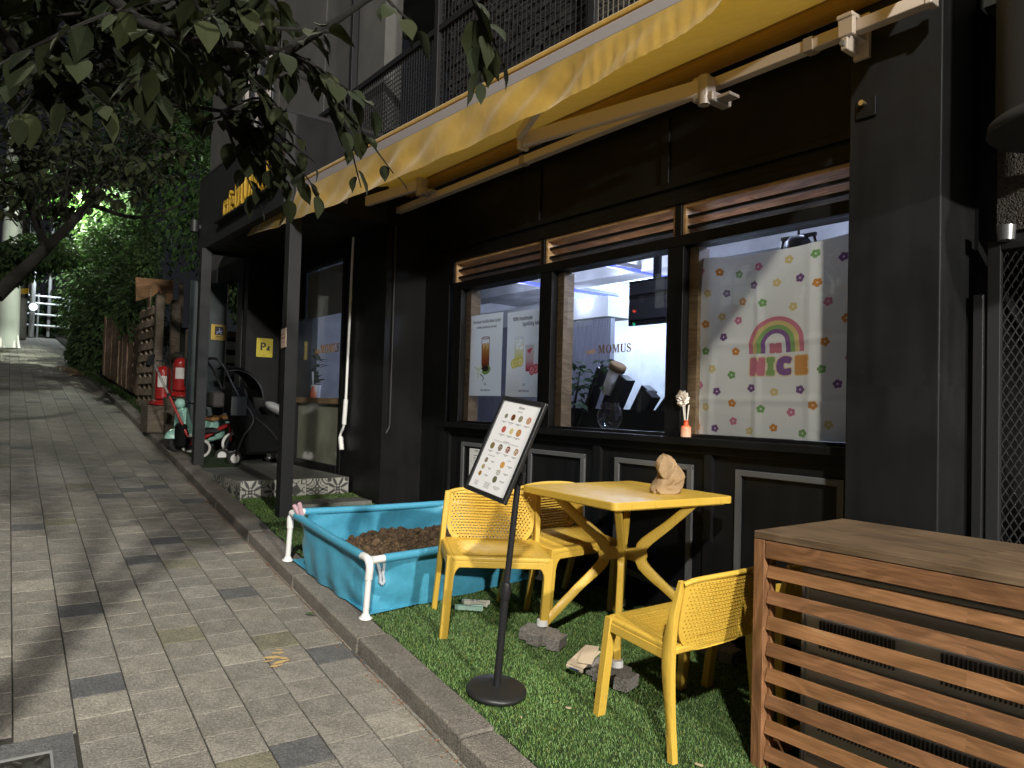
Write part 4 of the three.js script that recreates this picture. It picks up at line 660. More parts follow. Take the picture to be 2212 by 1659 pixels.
  part('menu_sheet', fin(new THREE.PlaneGeometry(w - 0.044, h - 0.044)).translate(0, 0, 0.003), phy([0.9, 0.9, 0.9], { map: menu, roughness: 0.35 }), fr);
  part('back_panel', bx(w - 0.02, h - 0.02, 0.006, 0, 0, -0.006), M.blackMetal, fr);
  fr.quaternion.setFromEuler(new THREE.Euler(0, 0, -TILT)).multiply(new THREE.Quaternion().setFromEuler(new THREE.Euler(-0.384, -0.011, -0.109, 'YXZ'))); const q = V(-2.582 + 2.6, 1.351 - gy(-2.6), 0.003).applyAxisAngle(V(0, 0, 1), -TILT); fr.position.copy(q);
}

// ---------- paddling pool used as a sand pit ----------
{
  const P = thing('frame_pool', 'small turquoise frame pool with white pipe corners holding brown soil', 'pool', [-4.1, gy(-4.1), 1.18]); onSlope(P);
  const A = V(0.53, 0, 0.63), Bc = V(-0.535, 0, 0.66), C = V(-0.50, 0, -0.60), Dd = V(0.37, 0, -0.70), H = 0.315, cs = [A, Bc, C, Dd];
  const rails = [[A, Bc], [Bc, C], [C, Dd], [Dd, A]];
  for (const c of cs) { part('leg', rod(c.clone(), c.clone().setY(H - 0.03), 0.0165, 0.0165, 14), M.white, P); part('foot', lathe([[0, 0.001], [0.034, 0.001], [0.036, 0.008], [0.024, 0.016], [0.018, 0.03], [0, 0.03]], 20).translate(c.x, 0, c.z), M.white, P); }
  rails.forEach(([a, b], i) => {
    const u = b.clone().sub(a).normalize(), n = V(0, 1, 0).cross(u).normalize(), inn = n.dot(V(0, 0, 0).sub(a)) > 0 ? n : n.clone().negate(), L = b.distanceTo(a);
    const a1 = a.clone().setY(H), b1 = b.clone().setY(H);
    part('pipe_elbow', mg(tube([a.clone().setY(H - 0.1), a.clone().setY(H - 0.03), a1.clone().addScaledVector(u, 0.03), a1.clone().addScaledVector(u, 0.1)], 0.021, 16, 12), rod(b1.clone().addScaledVector(u, -0.1), b1.clone().addScaledVector(u, -0.01), 0.021, 0.021, 12)), M.white, P);
    const s0 = 0.085, s1 = L - 0.085;
    part('rail_sleeve', tube([0, 0.25, 0.5, 0.75, 1].map((t) => a1.clone().addScaledVector(u, s0 + (s1 - s0) * t).add(V(0, -0.004 * Math.sin(t * 3.14), 0))), 0.0235, 20, 12), M.pool, P);
    // side wall hangs from the rail, leans in at the ends and bulges a little
    part('side_wall', uvm(grid(48, 16, (t, v) => {
      const h = 1 - v, e = Math.min(t, 1 - t), inset = 0.012 + 0.075 * h * Math.exp(-e * 9) + 0.05 * Math.exp(-e * 30) * (1 - h * 0.3), s = s0 * (1 - 0.3 * h) + (L - 2 * s0 * (1 - 0.3 * h)) * t;
      const wr = 0.008 * Math.sin(t * 26 + h * 3 + i) * h + 0.010 * Math.sin((t * 1.2 + h * 0.8) * 15 + i * 2) * Math.exp(-e * 6) + 0.012 * (fbm(t * 7 + i * 9, h * 4, 512, 3, 33) - 0.5) * h, bulge = 0.02 * Math.sin(h * 3) * Math.sin(t * 3.14);
      return a.clone().addScaledVector(u, s).addScaledVector(inn, inset - bulge + wr).setY(H - 0.006 - h * (H - 0.014));
    })), M.pool, P).material.side = THREE.DoubleSide;
  });
  part('floor', uvm(grid(4, 4, (u, v) => { const p = A.clone().lerp(Bc, u), q = Dd.clone().lerp(C, u); return p.lerp(q, v).multiplyScalar(0.97).setY(0.012); })), M.pool, P);
  // soil lies in the pool: a lumpy mound plus crumbs
  const soilM = std([0.075, 0.045, 0.022], { map: grain, roughness: 1 });
  const mound = (x, z) => 0.13 + 0.10 * Math.exp(-(((x + 0.2) / 0.28) ** 2) - (((z - 0.1) / 0.3) ** 2)) + 0.075 * Math.exp(-(((x - 0.05) / 0.3) ** 2) - (((z + 0.25) / 0.35) ** 2)) + 0.13 * (fbm(x * 7 + 50, z * 7 + 50, 512, 4, 3) - 0.5) + 0.05 * (fbm(x * 30 + 50, z * 30 + 50, 512, 3, 4) - 0.5);
  const soil = thing('soil_heap', 'heap of crumbly brown soil inside the turquoise pool', 'soil', [-4.1, gy(-4.1), 1.18]); onSlope(soil);
  part('mound', uvm(grid(120, 120, (u, v) => { const p = A.clone().lerp(Bc, u), q = Dd.clone().lerp(C, u); const r = p.lerp(q, v).multiplyScalar(0.83); r.y = mound(r.x, r.z) - 0.13 * Math.exp(-Math.min(u, 1 - u, v, 1 - v) * 14) * 0.6; return r; })), soilM, soil);
  const cr = new THREE.InstancedMesh(fin(new THREE.IcosahedronGeometry(0.011, 0)), std([1, 1, 1], { roughness: 1 }), 5200); cr.name = 'soil_crumbs'; const d = new THREE.Object3D(), c = new THREE.Color();
  for (let k = 0; k < 5200; k++) { const u = rr(0.04, 0.96), v = rr(0.04, 0.96), p = A.clone().lerp(Bc, u).lerp(Dd.clone().lerp(C, u), v).multiplyScalar(0.83); d.position.set(p.x, mound(p.x, p.z) + rr(-0.012, 0.008) - 0.13 * Math.exp(-Math.min(u, 1 - u, v, 1 - v) * 14) * 0.6, p.z); d.rotation.set(rr(0, 6), rr(0, 6), 0); const s = rnd() < 0.06 ? rr(1.4, 2.6) : rr(0.3, 1.0); d.scale.set(s, s * rr(0.5, 1.6), s); d.updateMatrix(); cr.setMatrixAt(k, d.matrix); const q = rr(0.5, 1.5); c.setRGB(0.085 * q, 0.052 * q, 0.026 * q); cr.setColorAt(k, c); }
  cr.userData.kind = 'stuff'; put(cr, soil);
}
// big clothes pegs
function peg(label, tone, pos, rot) {
  const t = thing('clothes_peg', label, 'peg', pos), m = phy(tone, { roughness: 0.35, transmission: 0.25, thickness: 0 });
  const jaw = (s) => extr([[-0.075, 0.004], [-0.06, 0.016], [-0.02, 0.012], [0.02, 0.02], [0.07, 0.03], [0.078, 0.026], [0.072, 0.018], [0.02, 0.008], [-0.02, 0.003], [-0.05, 0.006], [-0.068, 0.0]].map(([x, y]) => [x, y * s]), 0.02, 0.002).translate(0, 0, -0.01);
  part('jaw', jaw(1), m, t); part('jaw', jaw(-1), m, t); part('spring', mg(fin(new THREE.TorusGeometry(0.012, 0.002, 6, 16)), fin(new THREE.TorusGeometry(0.012, 0.002, 6, 16).translate(0, 0, 0.012)), fin(new THREE.TorusGeometry(0.012, 0.002, 6, 16).translate(0, 0, -0.012))), M.steel, t);
  t.rotation.order = 'YXZ'; t.rotation.set(...rot); return t;
}
{
  const a = pg(1102, 1317), b = pg(1108, 1300), q = 0.025;
  peg('mint green plastic clothes peg lying on the turf', [0.5, 0.72, 0.62], [pg(1012, 1322).x, pg(1012, 1322).y + q, pg(1012, 1322).z], [Math.PI / 2, 0.95, 0]);
  peg('clear cream plastic clothes peg lying on the turf', [0.72, 0.7, 0.6], [pg(1026, 1311).x, pg(1026, 1311).y + q, pg(1026, 1311).z], [Math.PI / 2, 0.8, 0.1]);
  const r = pz(815, 1222, 1.71); peg('pale grey clothes peg clipped on the pool front corner', [0.62, 0.66, 0.72], [r.x + 0.045, r.y - 0.02, r.z], [0, 1.5, Math.PI / 2 + 0.1]);
  const l = pz(650, 1112, 1.83); peg('pink clothes peg clipped on the pool back corner', [0.66, 0.42, 0.46], [l.x, l.y - 0.005, l.z], [0.2, 0.4, Math.PI / 2 + 0.35]);
}
// ---------- slatted timber cabinet with the air conditioner unit inside ----------
{
  const c = thing('slatted_cabinet', 'brown stained timber cabinet with slanted slats hiding a machine', 'cabinet'), x0 = -1.71, x1 = -0.25, z0 = 0.44, z1 = 1.095, yt = 1.077, yb = gy(x0) - 0.01;
  const gr = (g) => uvm(g);
  part('top_board', gr(new RoundedBoxGeometry(x1 - x0, 0.03, z1 - z0, 2, 0.004).translate((x0 + x1) / 2, yt - 0.015, (z0 + z1) / 2)), M.cabTop, c);
  part('top_rail', r2(x0 + 0.047, x1, yt - 0.1, yt - 0.031, z1 - 0.04, z1 - 0.003), M.cab, c);
  part('corner_post', uvm(new RoundedBoxGeometry(0.046, yt - 0.031 - yb, 0.05, 2, 0.003).translate(x0 + 0.023, (yt - 0.031 + yb) / 2, z1 - 0.026), 1, true), M.cab, c);
  part('corner_post', uvm(new RoundedBoxGeometry(0.046, yt - 0.031 - yb, 0.05, 2, 0.003).translate(x0 + 0.023, (yt - 0.031 + yb) / 2, z0 + 0.026), 1, true), M.cab, c);
  part('corner_post', uvm(new RoundedBoxGeometry(0.046, yt - 0.031 + 0.05, 0.05, 2, 0.003).translate(x1 - 0.023, (yt - 0.081) / 2, z1 - 0.026), 1, true), M.cab, c);
  part('side_rail', r2(x0 + 0.004, x0 + 0.042, yt - 0.1, yt - 0.031, z0 + 0.052, z1 - 0.052), M.cab, c); part('side_rail', r2(x0 + 0.004, x0 + 0.042, yb + 0.02, yb + 0.08, z0 + 0.052, z1 - 0.052), M.cab, c);
  part('bottom_rail', r2(x0 + 0.047, x1, 0.10, 0.17, z1 - 0.045, z1 - 0.003), M.cab, c);
  const sl = [0, 1, 2].map((k) => uvm(new RoundedBoxGeometry(x1 - x0 - 0.06, 0.053, 0.017, 1, 0.003).translate(0, k * 0.6, 0)).translate(0, -k * 0.6, 0));
  for (let i = 0; i < 8; i++) { const m = part('slat', sl[i % 3], i % 2 ? M.cab : M.cab2, c); m.position.set((x0 + x1) / 2 + 0.017, 0.925 - i * 0.0985, z1 - 0.03); m.rotation.x = -0.28; }
  for (const x of [x0 + 0.052, x1 - 0.052]) part('slat_cleat', uvm(new THREE.BoxGeometry(0.01, 0.8, 0.03).translate(x, 0.58, z1 - 0.05), 1, true), M.cab, c);
  const ac = thing('air_conditioner_unit', 'grey outdoor air conditioner unit inside the slatted cabinet', 'air conditioner', [-0.98, 0, 0.80]);
  part('casing', rb(1.18, 0.86, 0.44, 0.012, 0.02, 0.53, -0.02), std([0.6, 0.6, 0.59], { roughness: 0.45, metalness: 0.2 }), ac);
  const fins = []; for (const [xa, xb, y] of [[-0.5, -0.22, 0.72], [-0.08, 0.45, 0.72], [-0.5, 0.45, 0.42]]) for (let x = xa; x < xb; x += 0.014) fins.push(bx(0.004, 0.1, 0.012, x, y, 0.208)); part('coil_fins', mg(fins), std([0.05, 0.05, 0.05], { roughness: 0.5 }), ac).userData.kind = 'stuff';
  for (const y of [0.86, 0.62, 0.53, 0.28]) part('front_ridge', rb(1.14, 0.045, 0.012, 0.005, 0.02, y, 0.203), std([0.36, 0.36, 0.355], { roughness: 0.4, metalness: 0.2 }), ac);
  part('corner_edge', rb(0.012, 0.86, 0.02, 0.004, -0.57, 0.53, 0.2), M.steel, ac); part('end_panel', rb(0.16, 0.86, 0.05, 0.01, 0.52, 0.53, 0.2), M.grey, ac);
}
// scent bottle with reeds on the sill
{
  const v = thing('reed_diffuser', 'orange and white scent bottle with reeds and a fluffy flower on the sill', 'diffuser', [-2.775, 1.381, 0.215]);
  const ot = tex(64, (u, w) => { const k = Math.min(1, Math.max(0, (w - 0.12) / 0.5)); return [0.95 - 0.12 * k, 0.88 - 0.6 * k, 0.82 - 0.72 * k]; });
  part('bottle', lathe([[0, 0], [0.028, 0], [0.03, 0.004], [0.03, 0.052], [0.027, 0.062], [0.014, 0.07], [0.013, 0.094], [0.016, 0.097], [0.011, 0.098], [0.011, 0.09]], 24), phy([0.9, 0.85, 0.8], { map: ot, roughness: 0.25, clearcoat: 0.5 }), v);
  for (const [x, z] of [[-0.02, 0.01], [-0.006, 0.012], [0.012, -0.004], [0.018, 0.008], [0.004, -0.012]]) part('reed', rod(V(x * 0.2, 0.06, z * 0.2), V(x * 1.1 + 0.004, 0.185, z), 0.0022, 0.0022, 6), std([0.8, 0.76, 0.7]), v);
  const fl = []; for (let k = 0; k < 160; k++) { const t = rr(0, 6.28), q = Math.acos(rr(-1, 1)), r = rr(0.02, 0.032); const dirv = V(Math.sin(q) * Math.cos(t), Math.cos(q) * 1.25, Math.sin(q) * Math.sin(t)); fl.push(fin(new THREE.TetrahedronGeometry(0.012).scale(1, 1.6, 0.5).applyQuaternion(new THREE.Quaternion().setFromUnitVectors(V(0, 1, 0), dirv.clone().normalize())).translate(dirv.x * r - 0.03, dirv.y * r + 0.225, dirv.z * r))); }
  part('flower', mg(fl), std([0.72, 0.66, 0.6], { roughness: 1 }), v).userData.kind = 'stuff'; part('stem', rod(V(0, 0.06, 0), V(-0.028, 0.2, 0), 0.0022), std([0.7, 0.66, 0.55]), v);
}
// ---------- inside the cafe ----------
{
  const led = (pts, lbl) => {
    const t = thing('led_strip_light', lbl, 'light', [0, 0, 0], 0, 'blue ceiling strip lights'), [a, b] = pts;
    part('profile', bar(a.clone().add(V(0, 0.035, 0)), b.clone().add(V(0, 0.035, 0)), 0.06, 0.04), M.grey, t);
    part('tube', bar(a, b, 0.045, 0.03), std([0.05, 0.05, 0.1], { emissive: new THREE.Color().setRGB(0.06, 0.09, 1.0), emissiveIntensity: 1.7 }), t);
    const n = 2; for (let i = 0; i < n; i++) { const p = a.clone().lerp(b, (i + 0.5) / n), l = new THREE.PointLight(new THREE.Color().setRGB(0.6, 0.7, 1), 2.6); l.position.copy(p).add(V(0, -0.12, 0)); l.shadow.radius = 4; l.castShadow = true; scene.add(l); }
    for (const k of [0.15, 0.85]) { const p = a.clone().lerp(b, k); part('hanger', rod(p.clone().add(V(0, 0.05, 0)), V(p.x, 3.22, p.z), 0.006), M.white, t); }
  };
  led([V(-6.58, 2.94, -0.9), V(-6.6, 2.94, -3.07)], 'blue ceiling strip light that runs to a corner above the partition');
  led([V(-6.65, 2.94, -3.1), V(-8.2, 2.94, -3.1)], 'blue ceiling strip light running along the top of the partition');
  led([V(-5.26, 2.96, -1.2), V(-5.25, 2.96, -3.2)], 'blue ceiling strip light in front of the television');
  led([V(-2.2, 2.96, -0.6), V(-3.6, 2.96, -0.6)], 'blue ceiling strip light above the printed curtain');
  // bright serving-counter lamp washes the back wall
  const cl = thing('ceiling_panel_light', 'cool white ceiling panel light before the back wall', 'light');
  part('panel', b2(-7.0, -5.2, 3.17, 3.2, -3.72, -3.5), std([0.1, 0.1, 0.1], { emissive: new THREE.Color().setRGB(0.62, 0.82, 1.0), emissiveIntensity: 1.2 }), cl);
  for (const x of [-6.6, -5.7]) { const l = new THREE.PointLight(new THREE.Color().setRGB(0.52, 0.76, 1), 4.4); l.position.set(x, 3.1, -3.4); l.shadow.radius = 8; l.castShadow = true; scene.add(l); }
  const tv = thing('television', 'black flat television hung from the cafe ceiling', 'television', [-4.28, 2.47, -1.2]);
  part('screen', rb(0.62, 0.40, 0.05, 0.008), std([0.012, 0.012, 0.016], { roughness: 0.15 }), tv); part('vent_panel', mg(rb(0.56, 0.1, 0.02, 0.004, 0, 0.12, 0.032), rb(0.56, 0.18, 0.02, 0.004, 0, -0.06, 0.032)), std([0.03, 0.03, 0.036], { roughness: 0.4 }), tv); part('bracket', b2(-0.03, 0.03, 0.2, 0.75, -0.02, 0.02), M.blackMetal, tv);
  // potted plant by the glass
  const pl = thing('indoor_plant', 'bushy green potted plant behind the middle window', 'plant', [-4.5, 0.55, -0.40]);
  part('pot', lathe([[0, 0], [0.13, 0], [0.17, 0.34], [0.16, 0.36], [0.15, 0.34]], 24), M.grey, pl);
  const lg = [], lm = leafMat(0.045, 0.085, 0.04, 0.3); lm.side = THREE.DoubleSide;
  for (let b = 0; b < 13; b++) { const a = rr(0, 6.28), h = rr(0.75, 1.38), r = rr(0.1, 0.36), top = V(Math.cos(a) * r, h, Math.sin(a) * r * 0.7); part('stem', tube([V(0, 0.3, 0), V(Math.cos(a) * r * 0.3, h * 0.6, Math.sin(a) * r * 0.2), top], 0.006, 10, 5), M.bark, pl);
    for (let k = 0; k < 14; k++) { const q = rr(0, 6.28), e = rr(-0.5, 0.25), L = rr(0.07, 0.12), c = Math.cos(q), s = Math.sin(q); lg.push(leafGeo(L, L * 0.55, top.clone().add(V(c * 0.03, rr(-0.22, 0.04), s * 0.03)), V(c, e, s))); } }
  part('leaves', mg(lg), lm, pl).userData.kind = 'stuff';
  // dark counter with tilted tins and a paper cup
  const co = thing('display_counter', 'dark counter rack with tilted black tins silhouetted against the white wall', 'counter', [-4.5, 0.55, -0.75]);
  part('body', b2(-0.1, 1.6, 0, 0.98, -0.35, 0.25), M.black, co);
  for (const [x, y, z, w, h, r] of [[0.07, 1.15, 0.1, 0.045, 0.36, -0.42], [0.2, 1.1, 0.02, 0.1, 0.3, -0.5], [0.36, 1.08, 0.12, 0.1, 0.34, -0.5], [0.5, 1.04, 0, 0.1, 0.26, -0.55], [0.62, 1.01, 0.1, 0.1, 0.24, -0.65], [0.74, 0.98, 0, 0.1, 0.2, -0.7], [0.86, 0.96, 0.1, 0.1, 0.2, -0.75], [0.98, 0.93, 0, 0.1, 0.18, -0.8]]) { const m = part('tin', rb(w, h, 0.1, 0.006), M.blackMetal, co); m.position.set(x, y, z); m.rotation.z = r; }
  const cup = thing('paper_cup', 'pale paper cup with a kraft lid leaning among the black tins', 'cup', [-4.19, 1.77, -0.6]); part('cup', lathe([[0, -0.13], [0.045, -0.13], [0.062, 0.08], [0, 0.08]], 20), M.paper, cup); part('lid', lathe([[0, 0.08], [0.07, 0.08], [0.07, 0.125], [0.06, 0.135], [0, 0.135]], 20), M.kraft, cup); cup.rotation.z = -0.5;
  const vase = thing('glass_vase', 'round clear glass vase on the inner sill of the middle window', 'vase', [-3.66, 1.385, -0.05]); part('glass', lathe([[0.0, 0.003], [0.05, 0.003], [0.085, 0.05], [0.09, 0.1], [0.075, 0.15], [0.06, 0.17], [0.066, 0.19]], 24), M.glass, vase);
  const sp = thing('ceiling_speaker', 'black ceiling spotlight bracket above the printed curtain', 'speaker', [-2.43, 2.52, -0.35]); part('body', lathe([[0, -0.06], [0.04, -0.055], [0.065, -0.02], [0.07, 0.03], [0.05, 0.06], [0, 0.06]], 20), M.blackMetal, sp); part('yoke', mg(tube([V(-0.1, 0.05, 0), V(-0.11, -0.02, 0), V(-0.06, -0.05, 0)], 0.008), tube([V(0.1, 0.05, 0), V(0.11, -0.02, 0), V(0.06, -0.05, 0)], 0.008), b2(-0.11, 0.11, 0.05, 0.07, -0.012, 0.012)), M.blackMetal, sp); part('drop_rod', rod(V(0, 0.07, 0), V(0, 0.7, 0), 0.008), M.blackMetal, sp);
  const sh = thing('sill_plant', 'dark leafy plant in a white pot on the entrance ledge', 'plant', [-7.72, 1.56, 0.42]); part('pot', lathe([[0, 0], [0.05, 0], [0.055, 0.14], [0.045, 0.14]], 18), M.white, sh); const sg = []; for (let k = 0; k < 46; k++) { const q = rr(0, 6.28); sg.push(leafGeo(rr(0.08, 0.14), 0.045, V(rr(-0.02, 0.02), 0.12 + rr(0, 0.34), rr(-0.02, 0.02)), V(Math.cos(q), rr(0.1, 0.9), Math.sin(q) * 0.6))); } part('leaves', mg(sg), leafMat(0.03, 0.06, 0.03), sh).userData.kind = 'stuff';
  const ob = thing('orange_bottle', 'small orange bottle with white reeds on the entrance ledge', 'bottle', [-7.6, 1.56, 0.5]); part('bottle', lathe([[0, 0], [0.035, 0], [0.035, 0.06], [0.018, 0.085], [0.016, 0.12], [0, 0.12]], 18), std([0.5, 0.12, 0.05], { roughness: 0.4 }), ob); for (const x of [-0.02, 0, 0.02]) part('reed', rod(V(0, 0.1, 0), V(x, 0.28, 0.01), 0.003), M.paper, ob);
}
function leafGeo(L, W, base, dir, fine = false) {   // a pointed leaf folded along its rib, tip in direction dir
  const d = dir.clone().normalize(), s = V(0, 1, 0).cross(d); if (s.lengthSq() < 1e-4) s.set(1, 0, 0); s.normalize(); const n = d.clone().cross(s).normalize();
  const roll = rr(-0.5, 0.5), sr = s.clone().applyAxisAngle(d, roll), nr = n.clone().applyAxisAngle(d, roll), dr = rr(0, 0.25), cup = rr(0.1, 0.32), wav = rr(0, 6);
  const P = (t, k) => base.clone().addScaledVector(d, t * L).addScaledVector(sr, k * W).addScaledVector(nr, Math.abs(k) * W * cup - dr * t * t * L + (fine ? 0.03 * L * Math.sin(t * 9 + wav) * Math.abs(k) * 2 : 0)).add(V(0, -0.12 * t * t * L, 0));
  const rows = fine ? [[0, 0], [0.05, 0.2], [0.14, 0.37], [0.27, 0.47], [0.42, 0.5], [0.57, 0.46], [0.7, 0.35], [0.81, 0.22], [0.9, 0.1], [1, 0]] : [[0, 0], [0.15, 0.36], [0.38, 0.5], [0.62, 0.42], [0.84, 0.18], [1, 0]], pos = [], idx = [], R = rows.length;
  rows.forEach(([t, w]) => { for (const q of [-1, 0, 1]) { const p = P(t, q * w); pos.push(p.x, p.y, p.z); } });
  for (let i = 0; i < R - 1; i++) { const a = i * 3, b = a + 3; for (const q of [0, 1]) { if (i < R - 2) idx.push(a + q, a + q + 1, b + q + 1, a + q, b + q + 1, b + q); else idx.push(a + q, a + q + 1, b + 1); } }
  let g = new THREE.BufferGeometry(); g.setAttribute('position', new THREE.Float32BufferAttribute(pos, 3)); g.setIndex(idx); if (fine) { g.computeVertexNormals(); g = g.toNonIndexed(); } else { g = g.toNonIndexed(); g.computeVertexNormals(); }
  g.setAttribute('uv', new THREE.Float32BufferAttribute(new Float32Array(g.attributes.position.count * 2), 2)); return g;
}

// ---------- signs at the entrance ----------
{
  const mk = (draw) => canvasTex(256, 320, draw);
  const p1 = mk((g, w, h) => { g.fillStyle = '#d9c437'; g.fillRect(0, 0, w, h); g.fillStyle = '#14120c'; g.font = 'bold 190px sans-serif'; g.fillText('P', 42, 205, 120); g.beginPath(); g.moveTo(148, 205); g.lineTo(176, 150); g.lineTo(182, 128); g.lineTo(206, 124); g.lineTo(216, 140); g.lineTo(204, 152); g.lineTo(210, 206); g.closePath(); g.fill(); g.fillStyle = '#8d7c22'; dashes(g, 128, 284, 8, [[60, 7]]); });
  const s = thing('parking_sign', 'yellow P sign with a dog on the dark entrance wall', 'sign', [-8.39, 2.115, 0.772], Math.PI / 2);
  part('plate', rb(0.185, 0.215, 0.008, 0.003), std([0.6, 0.5, 0.06]), s); part('print', fin(new THREE.PlaneGeometry(0.178, 0.208)).translate(0, 0, 0.0048), std([0.6, 0.6, 0.6], { map: p1, roughness: 0.5 }), s);
  const p2 = mk((g, w, h) => { g.fillStyle = '#cba93a'; g.fillRect(0, 0, w, h); g.fillStyle = '#0c0d18'; g.fillRect(58, 38, 150, 178); g.fillStyle = '#a9aede'; for (const x of [100, 168]) { g.beginPath(); g.arc(x, 186, 16, 0, 6.29); g.fill(); } g.beginPath(); g.moveTo(78, 150); g.lineTo(120, 138); g.lineTo(134, 98); g.lineTo(150, 104); g.lineTo(158, 140); g.lineTo(190, 110); g.lineTo(196, 118); g.lineTo(160, 166); g.lineTo(92, 168); g.closePath(); g.fill(); g.beginPath(); g.arc(134, 84, 13, 0, 6.29); g.fill(); g.fillStyle = '#4a3a10'; dashes(g, 132, 244, 18, [[96, 14], [66, 6]]); });
  const q = thing('stroller_sign', 'yellow sign with a dark picture panel on the open door leaf', 'sign', [-9.105, 2.31, 1.085], Math.PI / 2);
  part('plate', rb(0.175, 0.185, 0.008, 0.003), std([0.55, 0.42, 0.1]), q); part('print', fin(new THREE.PlaneGeometry(0.17, 0.18)).translate(0, 0, 0.0048), std([0.6, 0.6, 0.6], { map: p2, roughness: 0.5 }), q);
  const a = pz(617, 730, 1.535), tg = thing('paper_tag', 'small pinkish paper notice taped on the canopy post', 'notice', [a.x - 0.03, a.y, 1.54]); part('card', rb(0.105, 0.15, 0.004, 0.001), std([0.62, 0.46, 0.36], { roughness: 0.7 }), tg); part('print', mg(bx(0.075, 0.008, 0.001, 0, 0.03, 0.0028), bx(0.08, 0.02, 0.001, 0, 0, 0.0028), bx(0.07, 0.008, 0.001, 0, -0.03, 0.0028)), std([0.35, 0.2, 0.15]), tg); tg.rotation.z = 0.08;
}
// ---------- pushchair ----------
const wheel = (r, w, tyre, rim, name, parent, x, y, z, hub = M.white) => { const t = part(name, fin(new THREE.TorusGeometry(r - w * 0.4, w * 0.45, 10, 28).rotateY(Math.PI / 2).translate(x, y, z)), tyre, parent); part('rim', cy(r * 0.72, r * 0.72, w * 0.6, 0, 0, 0, 24).rotateZ(Math.PI / 2).translate(x, y, z), hub, t); return t; };
{
  const s = thing('pushchair', 'black folding pushchair with white wheel hubs parked on the tiled step', 'pushchair', [-8.05, 0.829, 0.95]);
  for (const [x, z, r] of [[0.2, 0.27, 0.075], [-0.2, 0.29, 0.075], [0.2, -0.25, 0.085], [-0.2, -0.25, 0.085]]) wheel(r, 0.04, M.rubber, null, 'wheel', s, x, r, z);
  for (const x of [-0.22, 0.22]) { part('front_strut', tube([V(x, 0.1, 0.27), V(x, 0.3, 0.2), V(x, 0.48, 0.1), V(x, 0.72, 0.26), V(x, 1.02, 0.42)], 0.011), M.blackMetal, s); part('rear_strut', tube([V(x, 0.12, -0.25), V(x, 0.35, -0.1), V(x, 0.5, 0.08)], 0.012), M.blackMetal, s); }
  part('handle', tube([V(-0.22, 1.02, 0.42), V(-0.2, 1.09, 0.48), V(0, 1.11, 0.5), V(0.2, 1.09, 0.48), V(0.22, 1.02, 0.42)], 0.014), M.blackMetal, s);
  part('seat', extr([[-0.26, 0.2], [-0.1, 0.36], [0.0, 0.5], [0.14, 0.66], [0.24, 0.8], [0.3, 0.78], [0.27, 0.62], [0.2, 0.42], [0.12, 0.28], [-0.05, 0.2]].map(([z, y]) => [-z, y]), 0.36, 0.02).rotateY(Math.PI / 2).translate(-0.18, 0, 0), M.blackCloth, s);
  part('basket', extr([[-0.36, 0.16], [-0.38, 0.3], [-0.3, 0.42], [-0.12, 0.5], [0.04, 0.48], [0.14, 0.34], [0.12, 0.14]].map(([z, y]) => [-z, y]), 0.36, 0.03).rotateY(Math.PI / 2).translate(-0.18, 0, 0), M.blackCloth, s);
  part('canopy', grid(16, 16, (u, v) => { const a = 0.1 + v * 1.75, c = (u - 0.5) * 2; return V(c * 0.22, 0.68 + 0.37 * Math.sin(a) * (1 - 0.1 * c * c), 0.30 - 0.30 * Math.cos(a)); }), M.blackCloth, s).material.side = THREE.DoubleSide;
  part('canopy_piping', tube([0, 1, 2, 3, 4, 5].map((k) => { const a = 0.1 + k * 0.35; return V(0.225, 0.66 + 0.335 * Math.sin(a), 0.30 - 0.3 * Math.cos(a)); }), 0.008), std([0.025, 0.025, 0.025], { roughness: 0.3 }), s);
  part('organiser_bag', rb(0.32, 0.16, 0.12, 0.03, 0, 0.68, 0.44), std([0.05, 0.042, 0.04], { roughness: 0.8, map: cloth }), s);
  part('clear_pocket', rb(0.02, 0.2, 0.16, 0.008, 0.23, 0.62, 0.26), std([0.02, 0.024, 0.026], { roughness: 0.3 }), s);
  part('foot_cover', fin(new THREE.SphereGeometry(0.11, 18, 12).scale(1, 0.5, 1.2).rotateX(-0.5).translate(0.02, 0.6, -0.2)), std([0.3, 0.3, 0.3]), s);
}
